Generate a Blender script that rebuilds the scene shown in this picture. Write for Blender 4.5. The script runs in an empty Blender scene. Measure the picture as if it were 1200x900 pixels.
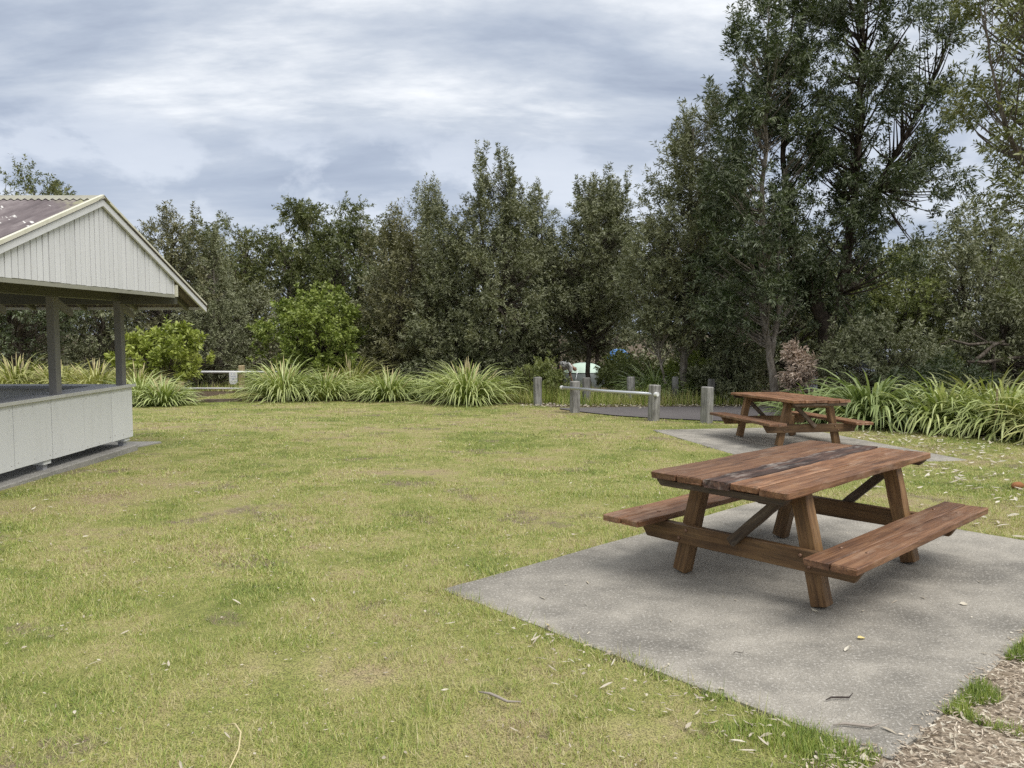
import bpy, math
import numpy as np
from mathutils import Vector, Matrix

# ------------------------------------------------------------------ camera, sky, sun, exposure
scene = bpy.context.scene
F_PX, CAM_H = 945.0, 1.65
cam_d = bpy.data.cameras.new('camera')
cam_d.sensor_width = 36.0
cam_d.lens = F_PX / 1200.0 * 36.0
cam_d.clip_start, cam_d.clip_end = 0.05, 2000.0
cam = bpy.data.objects.new('camera', cam_d)
scene.collection.objects.link(cam)
cam.location = (0, 0, CAM_H)
cam.rotation_euler = (math.pi / 2 - math.atan(65.0 / F_PX), 0, 0)
scene.camera = cam

SUN_EL, SUN_AZ = math.radians(58), math.radians(132)       # azimuth from +Y, clockwise: high, behind the camera's right shoulder
world = bpy.data.worlds.new('World')
scene.world = world
world.use_nodes = True


class NT:
    """small helper around a node tree"""
    def __init__(self, tree):
        self.t = tree
        tree.nodes.clear()

    def n(self, kind, ins=None, **attrs):
        nd = self.t.nodes.new(kind)
        for k, v in attrs.items():
            setattr(nd, k, v)
        for k, v in (ins or {}).items():
            s = nd.inputs[k]
            if isinstance(v, bpy.types.NodeSocket):
                self.t.links.new(v, s)
            else:
                s.default_value = v
        return nd

    def link(self, a, b):
        self.t.links.new(a, b)

    def math(self, op, a, b=0.0, c=0.0, clamp=False):
        return self.n('ShaderNodeMath', {0: a, 1: b, 2: c}, operation=op, use_clamp=clamp).outputs[0]

    def vmath(self, op, a, b=(0, 0, 0)):
        return self.n('ShaderNodeVectorMath', {0: a, 1: b}, operation=op).outputs[0]

    def noise(self, vec, scale, detail=4.0, rough=0.55, dist=0.0):
        return self.n('ShaderNodeTexNoise', {'Vector': vec, 'Scale': scale, 'Detail': detail, 'Roughness': rough, 'Distortion': dist}).outputs[0]

    def ramp(self, fac, stops, interp='LINEAR'):
        nd = self.n('ShaderNodeValToRGB', {0: fac})
        cr = nd.color_ramp
        cr.interpolation = interp
        while len(cr.elements) < len(stops):
            cr.elements.new(0.5)
        for e, (p, c) in zip(cr.elements, stops):
            e.position = p
            e.color = (c, c, c, 1) if isinstance(c, (int, float)) else (*c, 1)
        return nd.outputs[0]

    def mix(self, fac, a, b, blend='MIX'):
        nd = self.n('ShaderNodeMix', data_type='RGBA', blend_type=blend)
        for idx, v in ((0, fac), (6, a), (7, b)):
            s = nd.inputs[idx]
            if isinstance(v, bpy.types.NodeSocket):
                self.t.links.new(v, s)
            else:
                s.default_value = v if idx == 0 else (*v, 1)
        return nd.outputs[2]


w = NT(world.node_tree)
tc = w.n('ShaderNodeTexCoord').outputs['Generated']
sep = w.n('ShaderNodeSeparateXYZ', {0: tc})
zc = w.math('MAXIMUM', sep.outputs[2], 0.0)
zz = w.math('ADD', zc, 0.16)
pl = w.n('ShaderNodeCombineXYZ', {0: w.math('DIVIDE', sep.outputs[0], zz), 1: w.math('DIVIDE', sep.outputs[1], zz), 2: 0.0}).outputs[0]
pl2 = w.vmath('MULTIPLY', pl, (0.62, 1.25, 1.0))
big = w.noise(w.vmath('ADD', pl2, (3.1, 7.7, 0)), 0.95, 8.0, 0.58, 0.35)
fine = w.noise(w.vmath('ADD', pl2, (11.3, 2.2, 0)), 2.4, 8.0, 0.6, 0.2)
lay = w.math('ADD', w.math('MULTIPLY', big, 0.72), w.math('MULTIPLY', fine, 0.28))
lay = w.math('ADD', lay, w.math('MULTIPLY', w.math('SUBTRACT', zc, 0.22), 0.22))
stratus = w.ramp(lay, [(0.36, (0.160, 0.184, 0.236)), (0.44, (0.222, 0.250, 0.300)), (0.51, (0.300, 0.324, 0.362)), (0.60, (0.47, 0.48, 0.492))])
# heaps of cumulus standing low behind the stratus
cu_v = w.vmath('ADD', w.vmath('MULTIPLY', tc, (6.2, 6.2, 12.0)), (1.7, 4.1, 0.6))
cu = w.noise(cu_v, 1.0, 7.0, 0.55, 0.15)
lowband = w.math('MULTIPLY', w.ramp(zc, [(0.02, 0.6), (0.13, 1.0), (0.205, 0.75), (0.25, 0.0)]), 1.0)
cu_m = w.math('MULTIPLY', w.ramp(cu, [(0.47, 0.0), (0.56, 1.0)]), w.math('MULTIPLY', lowband, 0.9))
clouds = w.mix(cu_m, w.mix(w.math('MULTIPLY', lowband, 0.55), stratus, (0.205, 0.235, 0.295)), w.mix(cu, (0.27, 0.30, 0.355), (0.40, 0.42, 0.455)))
sky = w.n('ShaderNodeTexSky', sky_type='NISHITA', sun_disc=False, sun_elevation=SUN_EL, sun_rotation=SUN_AZ)
bg_sky = w.n('ShaderNodeBackground', {0: sky.outputs[0], 1: 0.05})
bg_cl = w.n('ShaderNodeBackground', {0: clouds, 1: 1.0})
mx = w.n('ShaderNodeMixShader', {0: 0.9, 1: bg_sky.outputs[0], 2: bg_cl.outputs[0]})
w.n('ShaderNodeOutputWorld', {0: mx.outputs[0]})

sun_d = bpy.data.lights.new('sun', 'SUN')
sun_d.energy = 1.5
sun_d.angle = math.radians(38)
sun_d.color = (1.0, 0.975, 0.94)
sun = bpy.data.objects.new('sun', sun_d)
scene.collection.objects.link(sun)
sdir = Vector((math.sin(SUN_AZ) * math.cos(SUN_EL), math.cos(SUN_AZ) * math.cos(SUN_EL), math.sin(SUN_EL)))
sun.rotation_euler = sdir.to_track_quat('Z', 'Y').to_euler()
sun.location = sdir * 60

vs = scene.view_settings
vs.view_transform, vs.look, vs.exposure, vs.gamma = 'Standard', 'None', 1.2, 1.0
vs.use_curve_mapping = False
scene.cycles.use_denoising = False
scene.cycles.max_bounces = 6
scene.cycles.diffuse_bounces = 3
scene.cycles.transmission_bounces = 3

# ------------------------------------------------------------------ helpers
COL = scene.collection
R = np.random.default_rng(7)


def tag(o, label=None, cat=None, group=None, kind=None):
    for k, v in (('label', label), ('category', cat), ('group', group), ('kind', kind)):
        if v:
            o[k] = v
    return o


def empty(name, loc=(0, 0, 0), rz=0.0, **kw):
    o = bpy.data.objects.new(name, None)
    COL.objects.link(o)
    o.location = loc
    o.rotation_euler = (0, 0, rz)
    return tag(o, **kw)


def mesh_np(name, V, F, mat, parent=None, attrs=None, smooth=False):
    V = np.ascontiguousarray(V, dtype=np.float32).reshape(-1, 3)
    F = np.ascontiguousarray(F, dtype=np.int32)
    me = bpy.data.meshes.new(name)
    k = F.shape[1]
    me.vertices.add(len(V))
    me.vertices.foreach_set('co', V.ravel())
    me.loops.add(F.size)
    me.loops.foreach_set('vertex_index', F.ravel())
    me.polygons.add(len(F))
    me.polygons.foreach_set('loop_start', np.arange(0, F.size, k, dtype=np.int32))
    me.polygons.foreach_set('use_smooth', np.full(len(F), smooth, dtype=bool))
    for an, av in (attrs or {}).items():
        a = me.attributes.new(an, 'FLOAT', 'POINT')
        a.data.foreach_set('value', np.ascontiguousarray(av, dtype=np.float32))
    me.update(calc_edges=True)
    if mat:
        me.materials.append(mat)
    return link_mesh(name, me, parent)


def link_mesh(name, me, parent=None):
    o = bpy.data.objects.new(name, me)
    COL.objects.link(o)
    o.parent = parent
    return o


class MB:
    """collects pieces of one mesh"""
    def __init__(self):
        self.v, self.f = [], []

    def add(self, V, F):
        b = len(self.v)
        self.v += [tuple(p) for p in V]
        self.f += [tuple(i + b for i in f) for f in F]
        return self

    def box(self, lo, hi):
        x0, y0, z0 = lo
        x1, y1, z1 = hi
        return self.add([(x0, y0, z0), (x1, y0, z0), (x1, y1, z0), (x0, y1, z0), (x0, y0, z1), (x1, y0, z1), (x1, y1, z1), (x0, y1, z1)],
                        [(0, 3, 2, 1), (4, 5, 6, 7), (0, 1, 5, 4), (1, 2, 6, 5), (2, 3, 7, 6), (3, 0, 4, 7)])

    def prism_x(self, prof, x0, x1):
        """polygon in y,z (counter-clockwise seen from +x) pulled along x"""
        n = len(prof)
        V = [(x0, y, z) for y, z in prof] + [(x1, y, z) for y, z in prof]
        Fs = [tuple(range(n - 1, -1, -1)), tuple(range(n, 2 * n))]
        Fs += [(i, (i + 1) % n, n + (i + 1) % n, n + i) for i in range(n)]
        return self.add(V, Fs)

    def tube(self, pts, rad, sides=8, cap=True):
        V, Fq = tube_np(pts, rad, sides)
        self.add(V.tolist(), Fq.tolist())
        if cap:
            b = len(self.v) - len(V)
            self.f.append(tuple(b + i for i in range(sides - 1, -1, -1)))
            self.f.append(tuple(b + len(V) - sides + i for i in range(sides)))
        return self

    def build(self, name, mat, parent=None, smooth=False, bevel=0.0):
        me = bpy.data.meshes.new(name)
        me.from_pydata(self.v, [], self.f)
        me.update()
        if smooth:
            for p in me.polygons:
                p.use_smooth = True
        me.materials.append(mat)
        o = link_mesh(name, me, parent)
        if bevel:
            m = o.modifiers.new('bevel', 'BEVEL')
            m.width, m.segments, m.limit_method = bevel, 2, 'ANGLE'
        return o


def tube_np(pts, rad, sides=6):
    P = np.asarray(pts, float)
    rad = np.asarray(rad, float) * np.ones(len(P))
    T = np.gradient(P, axis=0)
    T /= np.linalg.norm(T, axis=1, keepdims=True) + 1e-9
    ref = np.array([0.31, 0.95, 0.05]) if abs(T[0, 2]) > 0.7 else np.array([0.0, 0.0, 1.0])
    A = np.cross(T, ref)
    A /= np.linalg.norm(A, axis=1, keepdims=True) + 1e-9
    B = np.cross(T, A)
    an = np.arange(sides) / sides * 2 * np.pi
    V = P[:, None] + rad[:, None, None] * (np.cos(an)[None, :, None] * A[:, None] + np.sin(an)[None, :, None] * B[:, None])
    n = len(P)
    i = np.arange(n - 1)[:, None] * sides
    j = np.arange(sides)[None]
    j2 = (j + 1) % sides
    Fq = np.stack([i + j, i + j2, i + sides + j2, i + sides + j], -1).reshape(-1, 4)
    return V.reshape(-1, 3), Fq


def smoothstep(a, b, x):
    t = np.clip((x - a) / (b - a), 0, 1)
    return t * t * (3 - 2 * t)


def ground_z(x, y):
    b = np.interp(y, [0, 8, 10.5, 15.4, 17, 21, 26, 31, 45, 400], [0, 0, -.135, -.235, -.30, -.37, -.44, -.68, -.9, -1.2]) - 0.014
    k = .4 + .6 * smoothstep(-5, 1, x)
    k = k + (1 - k) * smoothstep(12, 20, y)
    return b * k


def gz(x, y):
    return float(ground_z(np.float64(x), np.float64(y)))


def vnoise(x, y, s, seed=0):
    """cheap smooth value noise in 0..1"""
    x = np.asarray(x) * s + seed * 17.31
    y = np.asarray(y) * s + seed * 9.17
    xi, yi = np.floor(x), np.floor(y)
    fx, fy = x - xi, y - yi
    fx, fy = fx * fx * (3 - 2 * fx), fy * fy * (3 - 2 * fy)

    def h(a, b):
        v = np.sin(a * 127.1 + b * 311.7 + seed * 74.7) * 43758.5453
        return v - np.floor(v)
    return (h(xi, yi) * (1 - fx) + h(xi + 1, yi) * fx) * (1 - fy) + (h(xi, yi + 1) * (1 - fx) + h(xi + 1, yi + 1) * fx) * fy


# ------------------------------------------------------------------ materials
def material(name):
    m = bpy.data.materials.new(name)
    m.use_nodes = True
    return m, NT(m.node_tree)


def finish(nt, color, rough=0.7, bump=None, bump_d=0.01, spec=0.4, metal=0.0, strength=0.6):
    p = nt.n('ShaderNodeBsdfPrincipled', {'Base Color': color if isinstance(color, bpy.types.NodeSocket) else (*color, 1),
                                          'Roughness': rough, 'Specular IOR Level': spec, 'Metallic': metal})
    if bump is not None:
        b = nt.n('ShaderNodeBump', {'Height': bump, 'Distance': bump_d, 'Strength': strength})
        nt.link(b.outputs[0], p.inputs['Normal'])
    nt.n('ShaderNodeOutputMaterial', {0: p.outputs[0]})
    return p


def wood_mat(name, dark, mid, light, wear=(0.30, 0.27, 0.23), wear_amt=0.25, rough=0.5, grain=26):
    m, t = material(name)
    oi = t.n('ShaderNodeObjectInfo').outputs['Random']
    off = t.n('ShaderNodeCombineXYZ', {0: t.math('MULTIPLY', oi, 37.0), 1: t.math('MULTIPLY', oi, 11.0), 2: t.math('MULTIPLY', oi, 5.0)}).outputs[0]
    co = t.vmath('ADD', t.n('ShaderNodeTexCoord').outputs['Object'], off)
    st = t.vmath('MULTIPLY', co, (1.4, grain, grain))
    g1 = t.noise(st, 1.0, 6, 0.62, 0.6)
    g2 = t.noise(t.vmath('MULTIPLY', co, (4.0, grain * 4, grain * 4)), 1.0, 4, 0.6)
    bl = t.noise(co, 3.2, 5, 0.6, 0.3)
    c = t.ramp(t.math('ADD', t.math('MULTIPLY', g1, 0.6), t.math('MULTIPLY', bl, 0.4)), [(0.36, dark), (0.5, mid), (0.64, light)])
    c = t.mix(t.ramp(g2, [(0.38, 0.55), (0.50, 0.0)]), c, tuple(d * 0.6 for d in dark))
    wm = t.math('MULTIPLY', t.ramp(t.noise(t.vmath('MULTIPLY', co, (2.0, 7, 7)), 1.7, 6, 0.65), [(0.52, 0.0), (0.72, 1.0)]), wear_amt)
    c = t.mix(wm, c, wear)
    tone = t.ramp(oi, [(0.0, 0.66), (1.0, 1.28)])
    c = t.mix(1.0, c, tone, 'MULTIPLY')
    rr = t.ramp(bl, [(0.35, rough + 0.16), (0.65, rough - 0.08)])
    finish(t, c, rr, t.math('ADD', g1, t.math('MULTIPLY', g2, 0.6)), 0.004, 0.45, strength=0.55)
    return m


M = {}
M['table'] = wood_mat('stained_hardwood', (0.078, 0.035, 0.016), (0.185, 0.087, 0.041), (0.290, 0.155, 0.080), (0.42, 0.31, 0.22), 0.34, 0.50)
M['table_rot'] = wood_mat('rotting_hardwood', (0.018, 0.011, 0.009), (0.060, 0.030, 0.020), (0.16, 0.085, 0.055), (0.50, 0.44, 0.38), 0.55, 0.75)
M['table_leg'] = wood_mat('stained_hardwood_frame', (0.080, 0.040, 0.014), (0.160, 0.084, 0.032), (0.235, 0.135, 0.056), (0.31, 0.21, 0.11), 0.25, 0.55)
M['table_grey'] = wood_mat('greyed_hardwood', (0.030, 0.018, 0.011), (0.085, 0.055, 0.032), (0.17, 0.125, 0.085), (0.30, 0.26, 0.2), 0.5, 0.6)
M['bollard'] = wood_mat('silvered_hardwood', (0.10, 0.095, 0.085), (0.24, 0.23, 0.21), (0.36, 0.35, 0.32), (0.46, 0.45, 0.42), 0.4, 0.8, 18)
M['pine_post'] = wood_mat('treated_pine', (0.25, 0.19, 0.10), (0.42, 0.33, 0.19), (0.52, 0.43, 0.27), (0.5, 0.45, 0.36), 0.3, 0.75, 14)


def paint_mat(name, col, dirt=(0.22, 0.21, 0.18), amt=0.35, rough=0.55, streak=True):
    m, t = material(name)
    co = t.n('ShaderNodeTexCoord').outputs['Object']
    a = t.noise(t.vmath('MULTIPLY', co, (5, 5, 0.9) if streak else (2, 2, 2)), 1.6, 6, 0.65)
    b = t.noise(co, 40, 3, 0.6)
    f = t.math('MULTIPLY', t.ramp(a, [(0.5, 0.0), (0.78, 1.0)]), amt)
    c = t.mix(f, col, dirt)
    c = t.mix(t.math('MULTIPLY', t.ramp(b, [(0.62, 0.0), (0.75, 1.0)]), 0.25), c, dirt)
    c = t.mix(1.0, c, t.ramp(t.n('ShaderNodeObjectInfo').outputs['Random'], [(0, 0.95), (1, 1.03)]), 'MULTIPLY')
    finish(t, c, rough, b, 0.002, 0.4, strength=0.25)
    return m


M['cladding'] = paint_mat('pale_grey_paint', (0.64, 0.64, 0.635), amt=0.15)
M['panel'] = paint_mat('fibre_cement_paint', (0.67, 0.67, 0.66), amt=0.12)
M['cream'] = paint_mat('cream_trim_paint', (0.62, 0.60, 0.48), (0.30, 0.31, 0.17), 0.4)
M['cap'] = paint_mat('lichened_ridge_metal', (0.30, 0.29, 0.23), (0.17, 0.15, 0.12), 0.8, 0.6, False)
M['beam'] = paint_mat('dark_beam_paint', (0.115, 0.112, 0.088), (0.07, 0.07, 0.05), 0.3)
M['post'] = paint_mat('grey_brown_post_paint', (0.22, 0.21, 0.195), (0.12, 0.12, 0.10), 0.3)
M['soffit'] = paint_mat('olive_soffit_paint', (0.27, 0.265, 0.21), (0.12, 0.12, 0.09), 0.35)
M['counter'] = paint_mat('grey_counter_paint', (0.34, 0.34, 0.35), (0.2, 0.2, 0.19), 0.4, 0.5, False)
M['counter_edge'] = paint_mat('worn_counter_edge', (0.55, 0.54, 0.50), (0.3, 0.29, 0.25), 0.5)
M['dark_gap'] = paint_mat('dark_backing', (0.05, 0.05, 0.047))
M['steel'] = material('galvanised_steel')[0]
finish(NT(M['steel'].node_tree), (0.55, 0.56, 0.57), 0.42, metal=0.75)
M['bolt'] = material('rusty_bolt')[0]
finish(NT(M['bolt'].node_tree), (0.20, 0.12, 0.08), 0.5, metal=0.6)
M['white_rail'] = paint_mat('white_rail_paint', (0.72, 0.72, 0.70), amt=0.15)

# corrugated roof, purple-brown with lichen
m, t = material('weathered_corrugated_roof')
co = t.n('ShaderNodeTexCoord').outputs['Object']
a = t.noise(t.vmath('MULTIPLY', co, (3.0, 0.7, 0.7)), 2.2, 7, 0.65)
c = t.ramp(a, [(0.32, (0.085, 0.068, 0.070)), (0.52, (0.140, 0.115, 0.116)), (0.7, (0.24, 0.21, 0.205))])
li = t.noise(t.vmath('MULTIPLY', co, (3.2, 5.0, 5.0)), 1.5, 5, 0.5)
c = t.mix(t.ramp(li, [(0.655, 0.0), (0.672, 1.0)]), c, (0.62, 0.61, 0.57))
sx = t.n('ShaderNodeSeparateXYZ', {0: co})
near_ridge = t.ramp(t.math('SUBTRACT', t.math('MULTIPLY', t.math('ADD', sx.outputs[0], 5.25), 1.4), t.math('MULTIPLY', t.math('SUBTRACT', 3.08, sx.outputs[2]), 3.0)), [(0.2, 0.0), (0.75, 1.0)])
c = t.mix(t.math('MULTIPLY', near_ridge, t.ramp(li, [(0.42, 0.0), (0.55, 0.85)])), c, (0.36, 0.36, 0.20))
finish(t, c, 0.75, a, 0.003)
M['roof'] = m

# concrete
def concrete(name, base, stain_amt):
    m, t = material(name)
    pos = t.n('ShaderNodeNewGeometry').outputs['Position']
    sp = t.noise(pos, 150, 3, 0.75)
    sp2 = t.noise(pos, 60, 4, 0.75)
    md = t.noise(pos, 4.5, 6, 0.62)
    lg = t.noise(t.vmath('MULTIPLY', pos, (1, 1.2, 1)), 1.15, 6, 0.6, 0.4)
    c = t.mix(t.ramp(md, [(0.35, 0.0), (0.68, 1.0)]), tuple(b * 0.80 for b in base), tuple(b * 1.14 for b in base))
    c = t.mix(t.math('MULTIPLY', t.ramp(lg, [(0.45, 0.0), (0.64, 1.0)]), stain_amt), c, (0.100, 0.092, 0.078))
    c = t.mix(t.ramp(sp, [(0.38, 0.8), (0.50, 0.0)]), c, (0.10, 0.095, 0.085))
    c = t.mix(t.ramp(sp2, [(0.53, 0.0), (0.66, 0.7)]), c, (0.54, 0.51, 0.46))
    finish(t, c, 0.85, t.math('ADD', sp, t.math('MULTIPLY', sp2, 0.5)), 0.003, 0.3, strength=0.6)
    return m


M['concrete'] = concrete('exposed_aggregate_concrete', (0.325, 0.298, 0.250), 0.70)
M['concrete_b'] = concrete('pavilion_concrete', (0.33, 0.315, 0.28), 0.35)

# asphalt
m, t = material('asphalt')
pos = t.n('ShaderNodeNewGeometry').outputs['Position']
a = t.noise(pos, 90, 3, 0.7)
b = t.noise(pos, 1.1, 5, 0.6)
c = t.mix(b, (0.085, 0.076, 0.075), (0.15, 0.135, 0.13))
c = t.mix(t.ramp(a, [(0.58, 0.0), (0.7, 0.6)]), c, (0.22, 0.21, 0.2))
finish(t, c, 0.85, a, 0.004)
M['asphalt'] = m


def lawn_fields(t):
    pos = t.n('ShaderNodeNewGeometry').outputs['Position']
    p2 = t.vmath('MULTIPLY', pos, (1, 1, 0))
    n1 = t.noise(p2, 0.42, 5, 0.6, 0.5)
    n2 = t.noise(t.vmath('ADD', p2, (40, 13, 0)), 1.7, 6, 0.65, 0.3)
    n3 = t.noise(p2, 14, 4, 0.65)
    dry = t.math('ADD', t.math('ADD', t.math('MULTIPLY', n1, 0.62), t.math('MULTIPLY', n2, 0.56)), t.math('SUBTRACT', t.math('MULTIPLY', n3, 0.22), 0.18))
    return pos, p2, n1, n2, n3, dry


# the ground sheet: soil and thatch under the blades, leaf litter under the trees, mulch
m, t = material('ground')
pos, p2, n1, n2, n3, dry = lawn_fields(t)
c = t.ramp(dry, [(0.40, (0.165, 0.200, 0.042)), (0.50, (0.275, 0.280, 0.085)), (0.57, (0.360, 0.325, 0.135)), (0.66, (0.36, 0.28, 0.165))])
soil = t.math('MULTIPLY', t.ramp(t.noise(t.vmath('ADD', p2, (5, 3, 0)), 1.25, 5, 0.6, 0.3), [(0.575, 0.0), (0.64, 1.0)]), t.ramp(n3, [(0.38, 0.3), (0.55, 1.0)]))
c = t.mix(soil, c, (0.215, 0.165, 0.115))
sp = t.noise(pos, 130, 3, 0.7)
c = t.mix(t.ramp(sp, [(0.42, 0.75), (0.54, 0.0)]), c, (0.055, 0.05, 0.024))
lit = t.n('ShaderNodeAttribute', attribute_name='litter').outputs['Fac']
litm = t.ramp(t.math('ADD', lit, t.math('MULTIPLY', t.math('SUBTRACT', n2, 0.5), 0.7)), [(0.4, 0.0), (0.6, 1.0)])
litter_c = t.ramp(t.noise(pos, 22, 5, 0.7), [(0.35, (0.030, 0.022, 0.013)), (0.5, (0.085, 0.06, 0.036)), (0.66, (0.24, 0.19, 0.13))])
c = t.mix(litm, c, litter_c)
mul = t.n('ShaderNodeAttribute', attribute_name='mulch').outputs['Fac']
mulm = t.ramp(t.math('ADD', mul, t.math('MULTIPLY', t.math('SUBTRACT', n2, 0.5), 0.5)), [(0.42, 0.0), (0.58, 1.0)])
mulch_c = t.ramp(t.noise(t.vmath('MULTIPLY', pos, (1, 1.6, 1)), 45, 5, 0.7), [(0.34, (0.09, 0.066, 0.046)), (0.5, (0.27, 0.215, 0.155)), (0.66, (0.48, 0.41, 0.32))])
c = t.mix(mulm, c, mulch_c)
finish(t, c, 0.9, t.math('ADD', sp, n3), 0.012, 0.2)
M['ground'] = m


def two_sided(nt, front, back, rough=0.5, trans=0.18, spec=0.35):
    bf = nt.n('ShaderNodeNewGeometry').outputs['Backfacing']
    c = nt.mix(bf, front, back)
    p = nt.n('ShaderNodeBsdfPrincipled', {'Base Color': c, 'Roughness': rough, 'Specular IOR Level': spec})
    tr = nt.n('ShaderNodeBsdfTranslucent', {'Color': nt.mix(0.45, c, (0.22, 0.26, 0.04))})
    s = nt.n('ShaderNodeMixShader', {0: trans, 1: p.outputs[0], 2: tr.outputs[0]})
    nt.n('ShaderNodeOutputMaterial', {0: s.outputs[0]})


m, t = material('grass_blades')
pos, p2, n1, n2, n3, dry = lawn_fields(t)
rnd = t.n('ShaderNodeAttribute', attribute_name='rnd').outputs['Fac']
d2 = t.math('ADD', dry, t.math('MULTIPLY', t.math('SUBTRACT', rnd, 0.5), 0.50))
c = t.ramp(d2, [(0.20, (0.085, 0.130, 0.026)), (0.32, (0.200, 0.320, 0.042)), (0.45, (0.400, 0.470, 0.090)), (0.57, (0.57, 0.535, 0.180)), (0.70, (0.72, 0.63, 0.36)), (0.82, (0.36, 0.27, 0.16))])
two_sided(t, c, t.mix(0.3, c, (0.25, 0.27, 0.12)), 0.55, 0.25, 0.3)
M['grass'] = m


def leaf_mat(name, c0, c1, c2, back, back_mix=0.8, rough=0.45, trans=0.15, clump=0.9, spec=0.4, tint=(1.0, 1.0, 1.0)):
    m, t = material(name)
    rnd = t.n('ShaderNodeAttribute', attribute_name='rnd').outputs['Fac']
    pos = t.n('ShaderNodeNewGeometry').outputs['Position']
    cl = t.noise(pos, clump, 3, 0.6)
    oi = t.n('ShaderNodeObjectInfo').outputs['Random']
    f = t.math('ADD', t.math('ADD', t.math('MULTIPLY', rnd, 0.42), t.math('SUBTRACT', t.math('MULTIPLY', cl, 0.85), 0.13)), t.math('MULTIPLY', t.math('SUBTRACT', oi, 0.5), 0.16))
    c = t.ramp(f, [(0.28, c0), (0.52, c1), (0.78, c2)])
    two_sided(t, t.mix(1.0, c, tint, 'MULTIPLY'), t.mix(1.0, t.mix(back_mix, c, back), tint, 'MULTIPLY'), rough, trans, spec)
    return m


M['lf_banksia'] = leaf_mat('coast_banksia_leaf', (0.044, 0.053, 0.023), (0.085, 0.093, 0.043), (0.155, 0.148, 0.075), (0.23, 0.235, 0.17), tint=(1.12, 1.14, 0.92))
M['lf_grey'] = leaf_mat('grey_olive_leaf', (0.064, 0.074, 0.040), (0.118, 0.128, 0.074), (0.195, 0.19, 0.112), (0.27, 0.275, 0.20), tint=(1.12, 1.14, 0.92))
M['lf_brown'] = leaf_mat('brownish_olive_leaf', (0.056, 0.055, 0.024), (0.102, 0.095, 0.044), (0.175, 0.148, 0.074), (0.22, 0.21, 0.14), tint=(1.12, 1.14, 0.92))
M['lf_gum'] = leaf_mat('paperbark_leaf', (0.042, 0.055, 0.018), (0.085, 0.102, 0.030), (0.165, 0.150, 0.050), (0.15, 0.16, 0.08), 0.5, tint=(1.12, 1.14, 0.92))
M['lf_dark'] = leaf_mat('dark_banksia_leaf', (0.022, 0.038, 0.014), (0.052, 0.078, 0.028), (0.125, 0.140, 0.058), (0.20, 0.22, 0.15), 0.7, 0.4, tint=(0.98, 1.0, 0.88))
M['lf_near'] = leaf_mat('olive_banksia_leaf', (0.075, 0.090, 0.028), (0.145, 0.158, 0.054), (0.26, 0.235, 0.095), (0.30, 0.31, 0.20), 0.75, 0.42, tint=(1.12, 1.14, 0.92))
M['lf_green'] = leaf_mat('fresh_green_leaf', (0.065, 0.100, 0.016), (0.165, 0.215, 0.036), (0.36, 0.41, 0.10), (0.30, 0.34, 0.10), 0.5, 0.42, 0.22, 2.2, tint=(1.15, 1.15, 1.1))
M['lf_lime'] = leaf_mat('lime_green_leaf', (0.15, 0.20, 0.028), (0.30, 0.36, 0.055), (0.50, 0.52, 0.13), (0.38, 0.42, 0.12), 0.5, 0.42, 0.25)
M['lf_mid'] = leaf_mat('soft_green_leaf', (0.078, 0.108, 0.022), (0.165, 0.200, 0.046), (0.28, 0.29, 0.085), (0.23, 0.25, 0.11), 0.5, 0.5, 0.2)
M['lf_dead'] = leaf_mat('dead_brown_leaf', (0.36, 0.25, 0.18), (0.60, 0.46, 0.36), (0.76, 0.64, 0.53), (0.62, 0.50, 0.40), 0.5, 0.7, 0.1, 2.0)
M['lf_strap'] = leaf_mat('strap_leaf', (0.10, 0.15, 0.028), (0.27, 0.34, 0.075), (0.56, 0.58, 0.25), (0.46, 0.50, 0.24), 0.5, 0.38, 0.3, 2.6, 0.5, tint=(1.2, 1.2, 1.2))
M['lf_strap_dk'] = leaf_mat('broad_strap_leaf', (0.060, 0.105, 0.028), (0.165, 0.24, 0.062), (0.42, 0.48, 0.19), (0.36, 0.42, 0.20), 0.5, 0.35, 0.28, 2.2, 0.5, tint=(1.12, 1.12, 1.1))
M['lf_strap_yl'] = leaf_mat('yellowing_strap_leaf', (0.19, 0.22, 0.04), (0.38, 0.40, 0.09), (0.64, 0.60, 0.26), (0.52, 0.51, 0.24), 0.5, 0.45, 0.25, 1.1, 0.5)
M['fallen'] = leaf_mat('fallen_leaf', (0.16, 0.10, 0.05), (0.42, 0.35, 0.24), (0.72, 0.67, 0.55), (0.5, 0.46, 0.38), 0.5, 0.6, 0.08, 3.0)
M['yellow_leaf'] = leaf_mat('yellowed_leaf', (0.5, 0.38, 0.10), (0.62, 0.50, 0.16), (0.72, 0.6, 0.25), (0.55, 0.45, 0.2), 0.5, 0.6, 0.1)
M['chips'] = leaf_mat('mulch_chip', (0.10, 0.07, 0.05), (0.38, 0.30, 0.215), (0.68, 0.60, 0.48), (0.42, 0.35, 0.27), 0.3, 0.8, 0.02, 5.0)


def bark_mat(name, a, b, c3):
    m, t = material(name)
    pos = t.n('ShaderNodeNewGeometry').outputs['Position']
    n = t.noise(t.vmath('MULTIPLY', pos, (9, 9, 2.5)), 1.6, 6, 0.68)
    finish(t, t.ramp(n, [(0.34, a), (0.5, b), (0.66, c3)]), 0.9, n, 0.03, 0.2, strength=0.8)
    return m


M['bark'] = bark_mat('grey_brown_bark', (0.035, 0.027, 0.020), (0.095, 0.078, 0.060), (0.19, 0.165, 0.135))
M['bark_pale'] = bark_mat('pale_mottled_bark', (0.10, 0.085, 0.065), (0.22, 0.19, 0.155), (0.36, 0.325, 0.28))
M['bark_dark'] = bark_mat('dark_bark', (0.020, 0.015, 0.011), (0.055, 0.042, 0.032), (0.11, 0.09, 0.07))

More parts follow.
